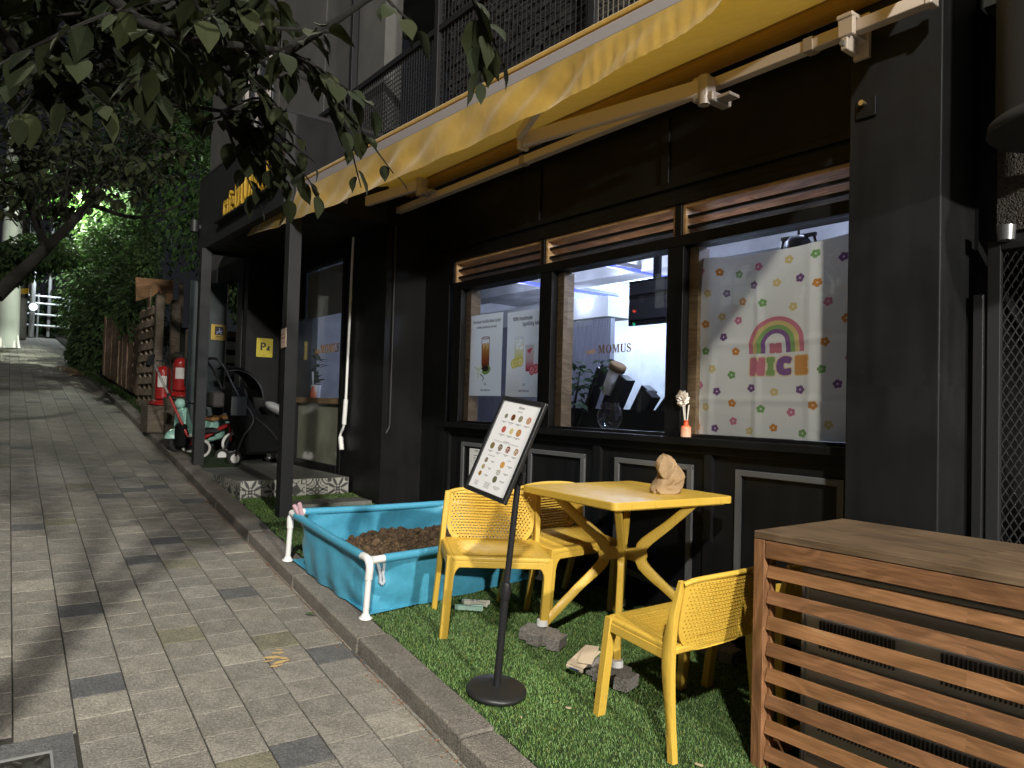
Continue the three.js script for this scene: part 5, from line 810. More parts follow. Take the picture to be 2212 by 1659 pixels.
// ---------- mint ride-on scooter and red tricycle ----------
{
  const s = thing('toy_scooter', 'mint green retro ride on scooter with a tan seat beside the step', 'toy scooter', [-8.72, gy(-8.72), 1.32], 0.35); s.rotation.order = 'ZYX'; s.rotation.z = TILT;
  const body = extr([[-0.36, 0.16], [-0.2, 0.15], [-0.05, 0.12], [0.16, 0.12], [0.24, 0.2], [0.3, 0.44], [0.27, 0.46], [0.2, 0.26], [0.12, 0.18], [0, 0.18], [-0.06, 0.3], [-0.34, 0.32], [-0.42, 0.24]], 0.14, 0.02).translate(0, 0, -0.07).rotateY(-Math.PI / 2);
  part('body', body, M.mint, s); part('front_fender', fin(new THREE.SphereGeometry(0.13, 20, 12, 0, 6.29, 0, 1.6).scale(0.7, 0.8, 1.25).translate(0, 0.16, 0.3)), M.mint, s); part('headlamp', mg(sph(0.055, 0, 0.53, 0.31), cy(0.02, 0.025, 0.1, 0, 0.47, 0.29)), M.mint, s); part('front_shield', rb(0.2, 0.24, 0.03, 0.012, 0, 0.34, 0.29), M.mint, s);
  part('seat', rb(0.17, 0.05, 0.32, 0.022, 0, 0.35, -0.2), std([0.34, 0.17, 0.06], { roughness: 0.4 }), s); part('seat_rail', tube([V(-0.09, 0.33, -0.05), V(-0.1, 0.38, -0.34), V(0, 0.44, -0.44), V(0.1, 0.38, -0.34), V(0.09, 0.33, -0.05)], 0.008), M.steel, s);
  part('handlebar', mg(rod(V(-0.2, 0.55, 0.27), V(0.2, 0.55, 0.27), 0.012), rod(V(0, 0.4, 0.28), V(0, 0.56, 0.27), 0.014)), M.blackMetal, s); wheel(0.1, 0.06, M.rubber, null, 'wheel', s, 0, 0.1, 0.31, M.steel); wheel(0.1, 0.06, M.rubber, null, 'wheel', s, 0, 0.1, -0.3, M.steel);
  const t = thing('red_tricycle', 'red child tricycle with a long push handle by the canopy post', 'tricycle', [-8.38, gy(-8.38), 1.5], 0.12); t.rotation.order = 'ZYX'; t.rotation.z = TILT;
  part('frame', mg(tube([V(0, 0.14, 0.02), V(0, 0.2, -0.12), V(0, 0.3, -0.3), V(0, 0.34, -0.42)], 0.022, 20, 10), rod(V(-0.14, 0.1, -0.02), V(0.14, 0.1, -0.02), 0.012), rod(V(0, 0.3, -0.38), V(0, 0.14, -0.4), 0.014)), M.red, t); part('head_tube', rod(V(0, 0.3, -0.43), V(0, 0.4, -0.45), 0.026), M.red, t);
  part('seat', rb(0.18, 0.04, 0.2, 0.018, 0, 0.27, -0.14), M.rubber, t); for (const x of [-0.16, 0.16]) wheel(0.1, 0.035, M.paper, null, 'wheel', t, x, 0.1, -0.02, M.blackMetal); wheel(0.12, 0.035, M.paper, null, 'wheel', t, 0, 0.12, -0.42, M.blackMetal);
  part('push_handle', rod(V(-0.02, 0.2, 0.06), V(-0.2, 0.62, 0.22), 0.014), M.red, t); part('upper_handle', rod(V(-0.2, 0.62, 0.22), V(-0.42, 0.98, 0.34), 0.0135), M.alum, t); part('clamp', rb(0.035, 0.06, 0.035, 0.01, -0.2, 0.62, 0.22), M.rubber, t); part('grip', tube([V(-0.56, 0.93, 0.3), V(-0.5, 1.01, 0.33), V(-0.42, 1.02, 0.34), V(-0.34, 1.0, 0.38), V(-0.3, 0.92, 0.42)], 0.028), M.rubber, t);
  part('front_bag', rb(0.16, 0.26, 0.1, 0.04, -0.12, 0.2, 0.1), M.blackCloth, t);
}
// ---------- timber shelves, extinguishers and fence beyond the entrance ----------
{
  const ex = (x, y, z, lbl, sc = 1) => {
    const e = thing('fire_extinguisher', lbl, 'extinguisher', [x, y, z], 0.4, 'fire extinguishers by the pallet shelf'); e.scale.setScalar(sc);
    part('stand', lathe([[0, 0], [0.17, 0], [0.17, 0.02], [0.13, 0.06], [0.12, 0.07], [0, 0.07]], 4).rotateY(0.785), M.red, e); part('cylinder', lathe([[0, 0.07], [0.085, 0.075], [0.09, 0.1], [0.09, 0.42], [0.075, 0.47], [0.03, 0.5], [0, 0.5]], 24), M.red, e);
    part('valve', mg(cy(0.02, 0.025, 0.05, 0, 0.52, 0, 12), rb(0.03, 0.02, 0.12, 0.005, 0, 0.56, 0.03), tube([V(0.02, 0.53, 0), V(0.1, 0.5, 0.02), V(0.115, 0.35, 0.02), V(0.11, 0.15, 0.02)], 0.009)), M.rubber, e); part('label', fin(new THREE.CylinderGeometry(0.0912, 0.0912, 0.14, 14, 1, true, 0.2, 1.2).translate(0, 0.3, 0)), M.paper, e);
  };
  const W = M.palletWood;
  const pl = thing('pallet_shelf', 'grey weathered pallet shelf standing upright by the pavement', 'pallet');
  const x0 = -11.7, zf = 1.27;
  const PS = std([0.36, 0.33, 0.295], { map: woodA, roughness: 0.85 }); for (let i = 0; i < 9; i++) part('slat', r2(x0 - 1.15, x0 - 0.006, gy(x0) + 0.1 + i * 0.172, gy(x0) + 0.205 + i * 0.172, zf - 0.02, zf), PS, pl);
  for (const x of [x0 - 1.12, x0 - 0.75, x0 - 0.4]) part('bearer', r2(x, x + 0.08, gy(x0) + 0.02, gy(x0) + 1.62, zf - 0.11, zf - 0.021), PS, pl);
  part('corner_post', r2(x0 - 0.005, x0 + 0.11, gy(x0) - 0.05, gy(x0) + 1.74, zf - 0.1, zf + 0.01), W, pl); part('back_post', r2(x0 + 0.02, x0 + 0.12, gy(x0), gy(x0) + 1.68, zf - 0.32, zf - 0.2), W, pl);
  const cr = thing('wooden_crate', 'grey slatted wooden crate behind the fire extinguishers', 'crate', [-11.55, gy(-11.55) + 0.15, 0.55]);
  for (let i = 0; i < 5; i++) part('slat', r2(0.3, 0.33, 0.05 + i * 0.2, 0.17 + i * 0.2, -0.35, 0.35), M.grey, cr); for (const z of [-0.38, 0.35]) part('frame_post', r2(0.28, 0.36, 0, 1.1, z, z + 0.05), W, cr); part('top_rail', r2(0.28, 0.36, 1.03, 1.1, -0.33, 0.35), W, cr); part('back_panel', b2(0.0, 0.05, 0, 1.05, -0.38, 0.4), M.black, cr); part('side_panel', b2(0.05, 0.28, 0, 1.05, -0.42, -0.385), M.black, cr);
  const pb = thing('planter_box', 'dark timber planter box along the kerb below the shelf', 'planter'); for (let i = 0; i < 2; i++) part('board', r2(-11.9, -10.4, gy(-11) - 0.05 + i * 0.2, gy(-11) + 0.13 + i * 0.2, 1.18, 1.22), W, pb); part('end_board', r2(-10.42, -10.38, gy(-10.4) - 0.1, gy(-11) + 0.33, 0.5, 1.18), W, pb); part('lid', r2(-11.9, -10.42, gy(-11) + 0.335, gy(-11) + 0.36, 0.45, 1.2), M.grey, pb);
  const e1 = pg(350, 876, 0.33), e2 = pg(388, 858, 0.45); ex(e1.x, e1.y, e1.z, 'red fire extinguisher in front, partly behind the tricycle handle', 1.0); ex(e2.x, e2.y, e2.z, 'red fire extinguisher with a white label before the grey crate', 1.0);
  part('plinth', b2(e1.x - 0.22, e1.x + 0.2, gy(e1.x), e1.y - 0.004, e1.z - 0.2, e1.z + 0.2), W, pb); part('plinth', b2(e2.x - 0.22, e2.x + 0.2, gy(e2.x), e2.y - 0.004, e2.z - 0.2, e2.z + 0.2), W, pb);
  const rock = thing('pale_stone', 'pale rough stone slab by the kerb next to the planter box', 'stone', [-10.3, gy(-10.3), 1.25]); { const g = new THREE.IcosahedronGeometry(0.2, 3), p = g.attributes.position; for (let i = 0; i < p.count; i++) { const k = 1 + 0.35 * (vn(p.getX(i) * 9 + 20, p.getZ(i) * 9 + p.getY(i) * 5 + 20, 64, 3) - 0.5); p.setXYZ(i, p.getX(i) * k * 1.3, p.getY(i) * k * 0.55, p.getZ(i) * k); } g.computeVertexNormals(); part('slab', uvm(g), M.stone, rock); }
  // plywood sheet and plank fence
  const ply = thing('plywood_sheet', 'pale plywood sheet standing above the plank fence', 'plywood'); const PXx = -12.95, ps = new THREE.Shape([[292, 599], [375, 606], [371, 656], [344, 654], [344, 628], [330, 640], [293, 651]].map(([u, v]) => { const q = px(u, v, PXx); return new THREE.Vector2(-q.z, q.y); })); part('sheet', uvm(new THREE.ExtrudeGeometry(ps, { depth: 0.018, bevelEnabled: false })).rotateY(Math.PI / 2).translate(PXx, 0, 0), std([0.34, 0.22, 0.125], { map: woodA, roughness: 0.8 }), ply); part('batten', b2(-13.04, -12.97, 1.2, 3.4, 0.6, 0.68), W, ply);
  const fe = thing('plank_fence', 'weathered vertical plank fence of uneven heights beside the pavement', 'fence');
  let x = -12.9, i = 0; while (x > -17.6) { const w = rr(0.14, 0.22), t = (x > -13.0 ? 1.9 : 1.24) + rr(-0.06, 0.06), z = 1.12 + 0.01 * (x + 13) + rr(-0.015, 0.015); part('plank', r2(x - w, x - 0.012, gy(x) + 0.06, gy(x) + t, z - 0.02, z, 0.003), [M.plank, M.plank2, M.plank][i % 3], fe); x -= w; i++; }
  part('rail', bar(V(-12.9, gy(-12.9) + 0.5, 1.06), V(-17.6, gy(-17.6) + 0.5, 1.02), 0.04, 0.07), W, fe); part('rail', bar(V(-12.9, gy(-12.9) + 1.05, 1.06), V(-17.6, gy(-17.6) + 1.0, 1.02), 0.04, 0.07), W, fe);
  const wg = []; for (let k = 0; k < 900; k++) { const xx = rr(-18.5, -10.4), zz = 1.2 + rr(0, 1) * rr(0, 0.2) + (xx < -12 ? 0 : 0.05); wg.push(leafGeo(rr(0.05, 0.16), 0.018, V(xx, gy(xx) - 0.02, zz), V(rr(-0.6, 0.6), 1, rr(-0.2, 0.6)))); }
  const wd = single('kerb_weeds', mg(wg), leafMat(0.05, 0.1, 0.025)); wd.userData = { kind: 'stuff', label: 'rough grass and weeds along the foot of the plank fence', category: 'grass' };
}
// ---------- right-hand neighbour ----------
{
  const nb = thing('side_gate', 'dark mesh gate panel beside the cafe pillar', 'gate');
  part('post', r2(-1.30, -1.26, 0.1, 2.06, 0.12, 0.16), M.blackMetal, nb); part('frame', mg(r2(-1.25, -1.2, -0.1, 2.28, 0.1, 0.15), r2(-1.2, 0.6, 2.24, 2.3, 0.1, 0.15)), M.post, nb);
  const wires = []; const s = 0.055; for (let k = -50; k < 60; k++) { for (const q of [-1, 1]) { const c = k * s, seg = []; const x0 = -1.2, x1 = 0.3, y0 = 0.0, y1 = 2.24; const Y = (x) => q * 1.75 * (x - x0) + c; let xa = x0, xb = x1; const lim = (y) => x0 + (y - c) / (q * 1.75); if (q > 0) { xa = Math.max(xa, lim(y0)); xb = Math.min(xb, lim(y1)); } else { xa = Math.max(xa, lim(y1)); xb = Math.min(xb, lim(y0)); } if (xb - xa > 0.02) wires.push(rod(V(xa, Y(xa), 0.125 + q * 0.003), V(xb, Y(xb), 0.125 + q * 0.003), 0.0036, 0.0036, 5)); } }
  part('wire_mesh', mg(wires), std([0.012, 0.012, 0.012], { roughness: 0.9 }), nb).userData.kind = 'stuff';
  part('hinge_cap', cy(0.035, 0.03, 0.06, -1.17, 2.3, 0.18, 14), M.steel, nb);
  const wl = thing('concrete_wall', 'rough brown concrete side wall above the mesh gate', 'wall'); part('face', b2(-1.24, 2.0, 2.33, 3.35, -0.1, 0.08), std([0.12, 0.105, 0.09], { map: grain, roughness: 0.95, bumpMap: speck, bumpScale: 0.01 }), wl); part('upper_face', b2(-1.33, 2.0, 3.36, 6.0, -0.2, 0.02), std([0.09, 0.085, 0.075], { map: blotch, roughness: 0.9 }), wl); part('back_face', b2(-1.33, 2.0, -0.3, 2.33, -0.75, -0.6), std([0.07, 0.065, 0.055], { map: grain, roughness: 1 }), wl);
  const st = thing('stone_pile', 'pale stones stacked behind the mesh gate', 'stones'); const sm = std([0.26, 0.23, 0.18], { map: grain, roughness: 0.95 }); let k = 0; for (let r = 0; r < 9; r++) for (let i = 0; i < 9; i++) { const g = new THREE.IcosahedronGeometry(0.085, 1); const p = g.attributes.position; for (let q = 0; q < p.count; q++) { const n = 1 + 0.4 * (hash(Math.round(p.getX(q) * 300), Math.round(p.getY(q) * 300 + p.getZ(q) * 700), r * 9 + i) - 0.5); p.setXYZ(q, p.getX(q) * n * 1.15, p.getY(q) * n * 0.8, p.getZ(q) * n); } g.computeVertexNormals(); const m = part('stone', uvm(g), sm, st); m.position.set(-1.1 + i * 0.17 + (r % 2) * 0.08, 0.25 + r * 0.13, -0.04 - r * 0.015 + rr(-0.03, 0.03)); m.rotation.set(rr(0, 6), rr(0, 6), rr(0, 6)); k++; }
  const dr = thing('round_awning_drum', 'dark round canopy drum hanging over the side gate', 'canopy'); const dl = pz(2122, 318, 0.5), dc = V(dl.x + 0.3, dl.y, 0.46); part('drum', lathe([[0, dl.y + 0.03], [0.27, dl.y], [0.285, dl.y + 0.01], [0.28, dl.y + 0.04], [0.255, dl.y + 0.06], [0.255, 4.4], [0, 4.4]], 40).translate(dc.x, 0, dc.z), std([0.02, 0.022, 0.026], { roughness: 0.6 }), dr); part('wall_arm', b2(dc.x - 0.03, dc.x + 0.03, 4.2, 4.3, 0.02, 0.2), M.blackMetal, dr);
}

// ---------- street trees over the pavement ----------
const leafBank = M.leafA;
function streetTree(label, base, limbs, sprays, nSingle) {
  // limbs: [points, radii]; sprays: [tip point, from point, number of leaves, leaf length]
  const t = thing('street_tree', label, 'tree');
  part('trunk', taper(base.pts, base.r, 16, 12), M.bark, t);
  for (const [p, r] of limbs) part('limb', taper(p, r, 14, 8), M.bark, t);
  const tw = [], bulk = [[], [], []]; let n = 0;
  for (const [tip, from, cnt, L, open] of sprays) {
    const mid = from.clone().lerp(tip, 0.5).add(V(rr(-0.05, 0.05), 0.08 * from.distanceTo(tip), rr(-0.05, 0.05))); tw.push(taper([from, mid, tip], [0.009, 0.006, 0.0025], 8, 5));
    const c = new THREE.CatmullRomCurve3([from, mid, tip]);
    for (let k = 0; k < cnt; k++) {
      const s = 0.15 + 0.85 * Math.pow((k + rnd()) / cnt, 0.8), P = c.getPoint(Math.min(1, s)), T = c.getTangent(Math.min(1, s)), side = V(0, 1, 0).cross(T).normalize().multiplyScalar(k % 2 ? 1 : -1);
      const d = T.clone().multiplyScalar(rr(0.25, 0.9)).addScaledVector(side, rr(0.3, 1) * (s > 0.95 ? 0.3 : 1)).add(V(rr(-0.25, 0.25), rr(-1.0, -0.1), rr(-0.25, 0.25))).normalize(), l = L * 0.8 * rr(0.6, 1.25), st = P.clone().addScaledVector(d, 0.02 + (open || 0) * rnd());
      const g = leafGeo(l, l * rr(0.58, 0.74), st, d, n < nSingle);
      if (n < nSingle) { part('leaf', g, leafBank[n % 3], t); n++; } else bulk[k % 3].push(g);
    }
  }
  part('twigs', mg(tw), M.bark, t).userData.kind = 'stuff';
  bulk.forEach((b, i) => { if (b.length) part('foliage', mg(b), leafBank[i], t).userData.kind = 'stuff'; });
  return t;
}
{
  const H1 = V(-2.2, gy(-2.2) + 1.95, 3.98), j1 = pd(330, 60, 3.1), j2 = pd(620, 110, 3.3), j3 = pd(480, 240, 3.9), j4 = pd(120, 180, 3.6), j5 = pd(830, -20, 3.2), j6 = pd(1010, -40, 2.9);
  const S = [];
  // the visible tips: picture point, distance, root, leaves
  const add = (x, y, d, from, n, L) => S.push([pd(x, y, d), from, n, L]);
  const near = [[820, 240, 3.3, j2, 8, 0.125], [850, 375, 3.45, j2, 7, 0.12], [780, 405, 3.5, j2, 6, 0.115], [690, 420, 3.6, j3, 7, 0.12], [620, 430, 3.7, j3, 6, 0.12], [760, 300, 3.35, j2, 8, 0.12], [650, 300, 3.4, j3, 9, 0.125], [560, 400, 3.9, j3, 8, 0.13], [540, 320, 3.8, j3, 8, 0.13], [1040, 170, 2.85, j6, 7, 0.135], [1085, 130, 2.9, j6, 5, 0.13], [900, 60, 3.0, j5, 6, 0.135], [730, 180, 3.2, j2, 9, 0.125], [600, 230, 3.4, j3, 9, 0.125], [480, 180, 3.5, j1, 9, 0.13], [400, 130, 3.3, j1, 9, 0.14], [300, 190, 3.2, j1, 9, 0.145], [230, 230, 3.1, j4, 9, 0.145], [130, 210, 3.2, j4, 9, 0.145], [40, 250, 3.1, j4, 9, 0.15], [160, 110, 3.1, j4, 9, 0.15], [60, 120, 3.0, j4, 9, 0.15], [330, 80, 3.1, j1, 9, 0.14], [520, 60, 3.2, j1, 9, 0.13], [700, 60, 3.2, j2, 8, 0.125], [620, 150, 3.3, j2, 8, 0.125], [560, 500 - 60, 4.0, j3, 7, 0.12], [590, 380, 3.9, j3, 8, 0.12], [610, 345, 3.8, j3, 8, 0.12], [570, 350, 4.0, j3, 8, 0.12], [630, 410, 3.75, j3, 6, 0.12], [540, 270, 3.9, j3, 9, 0.12], [680, 350, 3.6, j3, 8, 0.12], [440, 260, 4.0, j3, 9, 0.12], [640, 385, 3.7, j3, 8, 0.125]];
  near.forEach((a) => add(...a));
  for (let k = 0; k < 60; k++) { const x = rr(-200, 640), y = rr(-200, 260 - x * 0.1), d = rr(3.0, 4.8); add(x, y, d, [j1, j2, j3, j4][k % 4].clone().add(V(rr(-0.3, 0.3), rr(-0.1, 0.3), rr(-0.3, 0.3))), 12, 0.135); }
  for (let k = 0; k < 175; k++) { const a = rr(0, 6.28), q = Math.sqrt(rnd()), c = V(-3.5 + Math.cos(a) * q * 2.3, rr(3.0, 5.4), 4.3 + Math.sin(a) * q * 1.3); if (c.x > -1.75 + (c.y - 3.3) * 1.05) continue; S.push([c, H1.clone().lerp(c, 0.72).add(V(0, 0.15, 0)), 10, 0.13]); }
  streetTree('street tree by the kerb whose broad leaves hang over the awning', { pts: [V(-2.05, gy(-2.05) - 0.15, 4.05), V(-2.12, gy(-2.1) + 0.9, 4.02), H1], r: [0.11, 0.085, 0.08] },
    [[[H1, V(-2.6, 2.9, 3.5), j1, j2], [0.055, 0.04, 0.02, 0.01]], [[H1, V(-3.0, 2.8, 3.6), j4, j3], [0.05, 0.035, 0.018, 0.008]], [[j2, j2.clone().lerp(j5, 0.5), j5, j6], [0.02, 0.012, 0.008, 0.004]], [[H1, V(-2.4, 3.4, 4.2), V(-2.8, 4.6, 4.5)], [0.06, 0.04, 0.015]]], S, 280);
  // second tree further up the pavement: its trunk leans into the picture at the left edge
  const b0 = V(-9.0, gy(-9) - 0.1, 4.0), b1 = V(-9.1, gy(-9) + 1.3, 3.75), b2_ = pd(-10, 640, 9.2), b3 = pd(100, 535, 9.6), b4 = pd(190, 440, 10), b5 = pd(260, 330, 10.4), S2 = [];
  for (let k = 0; k < 150; k++) { const x = rr(-60, 420), y = rr(180, 470 - Math.max(0, x - 250) * 0.6), d = rr(8.5, 12); const q = [b3, b4, b5][k % 3]; const tip = pd(x, y, d); S2.push([tip, q.clone().lerp(tip, rr(0.3, 0.6)), 9, 0.15]); }
  for (let k = 0; k < 26; k++) { const tip = V(rr(-11, -7.5), rr(3.6, 6.5), rr(2.4, 5.2)); S2.push([tip, b4.clone().lerp(tip, 0.6), 10, 0.15]); }
  streetTree('street tree further up whose dark bough crosses the lit lane', { pts: [b0, b1, b2_], r: [0.12, 0.09, 0.075] }, [[[b2_, b3, b4, b5], [0.075, 0.055, 0.04, 0.02]], [[b3, pd(60, 430, 9.4), pd(40, 300, 9.2)], [0.05, 0.03, 0.015]], [[b4, pd(300, 470, 10.6), pd(400, 440, 11)], [0.03, 0.02, 0.008]]], S2, 20);
}
// ---------- hedge and wooded bank beyond the fence ----------
function leafMass(name, label, category, blobs, per, L, mats, parentStem) {
  const t = thing(name, label, category), out = mats.map(() => []);
  for (const [c, rx, ry, rz] of blobs) for (let k = 0; k < per; k++) {
    const a = rr(0, 6.28), q = Math.acos(rr(-1, 1)), r = Math.pow(rnd(), 0.4) * (0.8 + 0.35 * vn(Math.cos(a) * 3 + 8, q * 3 + 8, 64, 12)), n = V(Math.sin(q) * Math.cos(a), Math.cos(q), Math.sin(q) * Math.sin(a));
    out[k % mats.length].push(leafGeo(L * rr(0.7, 1.3), L * 0.55, c.clone().add(V(n.x * rx * r, n.y * ry * r, n.z * rz * r)), n.clone().add(V(rr(-0.9, 0.9), rr(-1.1, 0.2), rr(-0.9, 0.9)))));
  }
  if (parentStem) part('trunk', taper(...parentStem), M.bark, t);
  out.forEach((g, i) => { part('foliage', mg(g), mats[i], t).userData.kind = 'stuff'; });
  return t;
}
{
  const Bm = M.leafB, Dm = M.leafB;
  const y = gy;
  leafMass('ivy_clump', 'ivy tumbling over the plank fence beside the pale plywood', 'ivy', [[V(-14.2, y(-14.2) + 1.75, 1.1), 0.45, 0.8, 0.22], [V(-14.9, y(-14.9) + 1.5, 1.12), 0.35, 0.55, 0.18], [V(-13.9, y(-13.9) + 2.5, 1.0), 0.35, 0.6, 0.25]], 900, 0.075, Dm);
  leafMass('hedge', 'dark overgrown hedge spilling onto the pavement past the fence', 'hedge', [[V(-18.5, y(-18) + 1.4, 0.5), 1.3, 1.6, 0.9], [V(-20.5, y(-20.5) + 1.5, 0.5), 1.6, 1.8, 1.0], [V(-22.8, y(-22.8) + 1.6, 0.4), 1.6, 2.0, 1.05], [V(-25.4, y(-25.4) + 1.8, 0.2), 1.8, 2.2, 1.0], [V(-20, y(-20) + 0.5, 1.05), 2.2, 0.7, 0.35]], 2600, 0.13, Dm);
  leafMass('bank_tree', 'dark tree on the bank behind the plywood and the shelf', 'tree', [[V(-14.5, 5.3, -1.5), 2.2, 2.2, 1.6], [V(-17, 6.4, -1.0), 2.2, 2.4, 1.6], [V(-13.2, 3.9, -0.8), 1.2, 1.2, 0.9]], 3000, 0.13, Dm, [[V(-15, 1.2, -1.6), V(-15.2, 3, -1.5), V(-15, 5.5, -1.4)], [0.16, 0.13, 0.06], 10, 8]);
  leafMass('lit_tree', 'tree glowing bright green around the far street lamp', 'tree', [[pd(215, 455, 23.6), 1.1, 0.95, 0.9], [pd(255, 520, 22.5), 1.5, 0.9, 0.9], [pd(100, 400, 23), 1.3, 0.8, 1.0], [pd(185, 395, 25), 1.6, 0.9, 1.3], [pd(20, 570, 22), 0.8, 0.5, 0.7], [pd(95, 545, 21.5), 1.2, 0.4, 0.9]], 2200, 0.13, Bm, [[V(-23.5, 2.4, -0.6), V(-23.6, 4.4, -0.4), V(-24, 7.4, 0.2)], [0.2, 0.16, 0.06], 10, 8]);
  leafMass('far_tree', 'tall dark tree behind the lit tree and the white rails', 'tree', [[V(-30, 10.5, -2), 4, 4, 3], [V(-37, 8.5, -1.5), 4, 4, 3], [V(-26, 12, -1.5), 3.5, 3, 2.5], [V(-20, 10.5, -1.5), 3.2, 3, 2]], 2600, 0.24, Dm, [[V(-31, 3, -2.4), V(-31, 7, -2.2), V(-30, 11, -2)], [0.3, 0.25, 0.1], 10, 8]);
  leafMass('lane_end_bush', 'green bushes behind the white rails at the lane end', 'bush', [[V(-39, 4.9, 0.4), 1.2, 1.3, 2.2], [V(-39.5, 5.2, 3.2), 1.2, 1.5, 2.0]], 1800, 0.2, Bm);
  // fallen leaf litter where the hedge meets the paving
  const lg = []; for (let k = 0; k < 260; k++) { const x = rr(-20.6, -18.2), z = 1.25 + Math.abs(rr(-1, 1) * rr(0, 1)) * 0.5; lg.push(leafGeo(rr(0.04, 0.09), 0.04, V(x, gy(x) - 0.06, z), V(rr(-1, 1), rr(0, 0.3), rr(-1, 1)))); } const m = single('leaf_litter', mg(lg), std([0.33, 0.24, 0.12], { side: THREE.DoubleSide })); m.userData = { kind: 'stuff', label: 'dry fallen leaves heaped by the hedge foot on the pavement', category: 'leaf litter' };
}
// ---------- poles, rails and the far lamp ----------
function lampPost(label, foot, head, armTo, cd, col, rad, headVisible) {
  const t = thing('street_lamp', label, 'street lamp', [0, 0, 0]);
  part('pole', rod(foot, V(foot.x, head.y + 0.1, foot.z), 0.08, 0.05, 14), M.alum, t); part('arm', tube([V(foot.x, head.y + 0.05, foot.z), foot.clone().lerp(head, 0.5).setY(head.y + 0.22), head.clone().add(V(0, 0.1, 0))], 0.035), M.alum, t);
  const hd = part('lamp_head', lathe([[0, 0.1], [0.1, 0.1], [0.2, 0.02], [0.2, 0.0], [0.17, 0.0]], 20).translate(head.x, head.y, head.z), M.grey, t);
  part('diffuser', cy(0.165, 0.165, 0.02, head.x, head.y - 0.005, head.z, 20), std([0.1, 0.1, 0.1], { emissive: col, emissiveIntensity: headVisible }), hd);
  const l = new THREE.PointLight(col, cd); l.position.set(head.x, head.y - 0.06, head.z); l.castShadow = true; l.shadow.radius = rad; scene.add(l); return t;
}
const warm = new THREE.Color().setRGB(1, 0.965, 0.875), cool = new THREE.Color().setRGB(0.93, 1, 0.86);
lampPost('street lamp across the road shining on the cafe front', V(6.2, -1.2, 9.4), V(5.5, 9.6, 7.4), null, 620, warm, 12, 6);
lampPost('low street lamp down the hill shining up along the pavement', V(10.8, -1.3, 4.6), V(10.5, 4.65, 3.85), null, 610, warm, 10, 6);
lampPost('street lamp among the leaves far up the pavement', V(-25, 2.6, 3.0), pd(180, 425, 23.6), null, 560, cool, 5, 8);
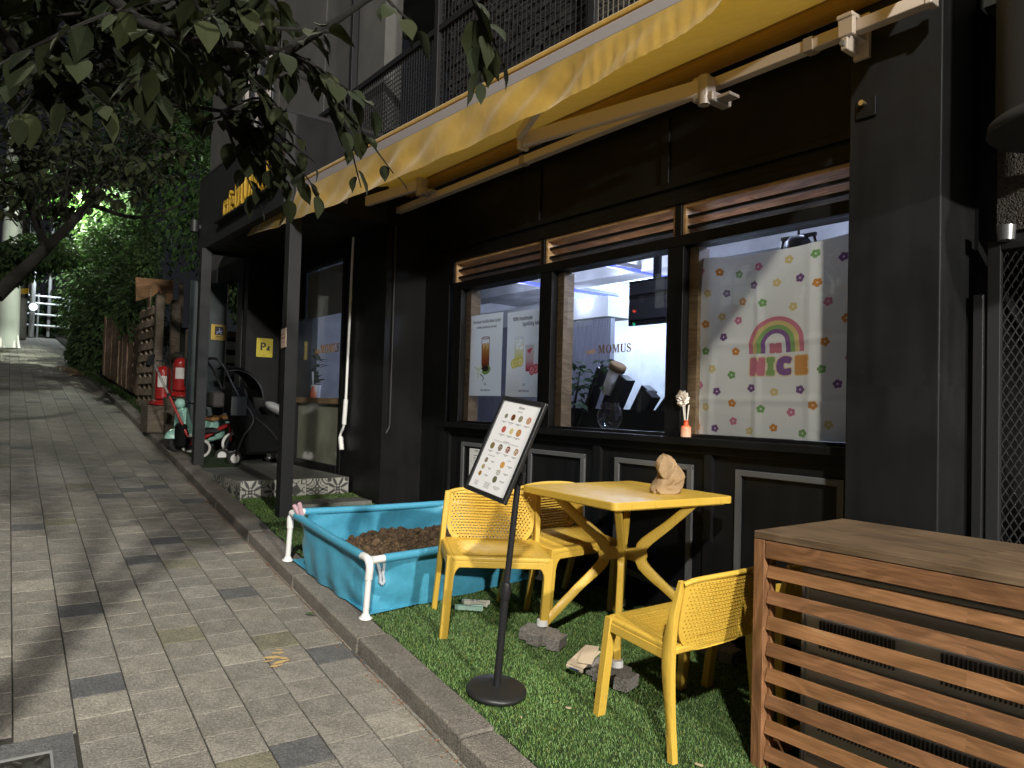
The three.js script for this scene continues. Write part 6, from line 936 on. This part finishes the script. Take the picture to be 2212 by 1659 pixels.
{
  const wp = thing('white_pole', 'pale round concrete pole with peeling foot on the pavement', 'pole'); const c = pg(15, 752, -0.08); part('shaft', rod(c, V(c.x, c.y + 7, c.z + 0.02), 0.3, 0.22, 20), std([0.5, 0.52, 0.48], { map: blotch, roughness: 0.85 }), wp);
  for (let k = 0; k < 5; k++) part('foot_wrap', rod(V(c.x + 0.25, c.y, c.z + 0.2 - k * 0.12), V(c.x + 0.2, c.y + 0.4, c.z + 0.16 - k * 0.1), 0.05, 0.02, 6), M.paper, wp);
  const up = thing('utility_pole', 'grey utility pole with a black and yellow hazard band', 'pole'), d = pg(42, 733, -0.06); part('shaft', rod(d, V(d.x, d.y + 8, d.z), 0.2, 0.16, 18), std([0.2, 0.19, 0.18], { map: grain }), up);
  const ht = canvasTex(128, 256, (g, w, h) => { g.fillStyle = '#c79a16'; g.fillRect(0, 0, w, h); g.fillStyle = '#111'; for (let k = -2; k < 6; k++) { g.beginPath(); g.moveTo(0, k * 90 + 60); g.lineTo(w, k * 90); g.lineTo(w, k * 90 + 45); g.lineTo(0, k * 90 + 105); g.fill(); } });
  part('hazard_band', fin(new THREE.CylinderGeometry(0.215, 0.215, 1.15, 20, 1, true).translate(d.x, d.y + 2.1, d.z)), std([0.85, 0.85, 0.85], { map: ht, roughness: 0.6 }), up); part('dark_band', fin(new THREE.CylinderGeometry(0.21, 0.21, 0.7, 20, 1, true).translate(d.x, d.y + 3.2, d.z)), M.blackMetal, up);
  const sp = thing('steel_post', 'thin grey steel post with a small lit box beside the utility pole', 'post'), e = pg(66, 729, -0.06); part('shaft', rod(e, V(e.x, e.y + 6, e.z), 0.1, 0.1, 12), M.grey, sp); part('box', rb(0.3, 0.42, 0.42, 0.03, e.x + 0.15, e.y + 3.0, e.z - 0.15), std([0.5, 0.3, 0.22], { roughness: 0.6 }), sp);
  const lt = new THREE.Color().setRGB(0.8, 0.92, 1);
  part('small_lamp', sph(0.13, e.x + 0.28, e.y + 3.05, e.z - 0.42), std([0.1, 0.1, 0.1], { emissive: lt, emissiveIntensity: 2.2 }), sp); part('low_lamp', sph(0.15, e.x + 0.25, e.y + 1.2, e.z - 0.02), std([0.1, 0.1, 0.1], { emissive: lt, emissiveIntensity: 1.6 }), sp);
  const l1 = new THREE.PointLight(lt, 25); l1.position.set(e.x + 0.6, e.y + 3.05, e.z - 0.6); l1.castShadow = true; scene.add(l1);
  const bn = thing('black_bollard', 'short black bollard with white bands between the pale poles', 'bollard'), b = pg(27, 750, -0.07); part('shaft', rod(b, V(b.x, b.y + 1.15, b.z), 0.1, 0.1, 14), M.blackMetal, bn); part('band', cy(0.104, 0.104, 0.05, b.x, b.y + 1.05, b.z), M.paper, bn);
  const gr = thing('guard_rail', 'white horizontal guard rails closing the lane end', 'guard rail'); const a0 = pz(66, 665, 0) ? pd(64, 728, 36) : 0; const gx = -35.5, z0 = 2.0, z1 = -0.2, gy0 = gy(gx) - 0.08;
  for (const h of [0.5, 0.95, 1.4, 1.7]) part('rail', rod(V(gx, gy0 + h, z0), V(gx, gy0 + h, z1), 0.045, 0.045, 10), std([0.6, 0.62, 0.6], { metalness: 0.2, roughness: 0.35 }), gr); for (const z of [z0, (z0 + z1) / 2, z1]) part('post', rod(V(gx, gy0, z), V(gx, gy0 + 1.8, z), 0.04, 0.04, 10), M.grey, gr);
  const tp = thing('thin_lane_pole', 'thin dark pole standing before the far bushes', 'pole'); const f = pg(103, 728, -0.06); part('shaft', rod(f, V(f.x, f.y + 8, f.z), 0.07, 0.06, 10), M.grey, tp);
}
// ---------- what the shop windows mirror: the block across the road and a traffic signal ----------
{
  const ob = thing('opposite_building', 'plain dark building across the road with a few lit windows', 'building'); part('wall', b2(-30, 14, -2, 12, 18, 24), std([0.05, 0.05, 0.052], { roughness: 0.9 }), ob);
  const wm = std([0.1, 0.1, 0.1], { emissive: new THREE.Color().setRGB(0.75, 0.85, 0.8), emissiveIntensity: 0.35 });
  for (const [x, y] of [[-16, 5.2], [-13.2, 5.2], [-19, 5.4], [-8, 6.2], [-24, 5]]) { const w = part('window', b2(x, x + 1.5, y, y + 1.3, 17.93, 17.99), wm, ob); part('glazing_bar', mg(b2(x + 0.48, x + 0.54, y, y + 1.3, 17.9, 17.929), b2(x, x + 0.47, y + 0.62, y + 0.68, 17.9, 17.929), b2(x + 0.55, x + 1.5, y + 0.62, y + 0.68, 17.9, 17.929)), M.blackMetal, w); }
  const ts = thing('traffic_signal', 'pedestrian signal post across the road showing red and green', 'traffic signal'); part('post', rod(V(-15.5, 1.2, 13.4), V(-15.5, 5, 13.4), 0.07, 0.07, 12), M.grey, ts); part('box', rb(0.4, 0.9, 0.25, 0.03, -15.5, 4.3, 13.25), M.blackMetal, ts);
  part('red_lens', cy(0.04, 0.04, 0.04, 0, 0, 0, 16).rotateX(Math.PI / 2).translate(-15.5, 4.5, 13.1), std([0.1, 0, 0], { emissive: new THREE.Color().setRGB(1, 0.08, 0.03), emissiveIntensity: 5 }), ts); part('green_lens', cy(0.04, 0.04, 0.04, 0, 0, 0, 16).rotateX(Math.PI / 2).translate(-15.5, 4.1, 13.1), std([0, 0.1, 0.05], { emissive: new THREE.Color().setRGB(0.05, 1, 0.5), emissiveIntensity: 3 }), ts);
}
renderer.render(scene, camera);
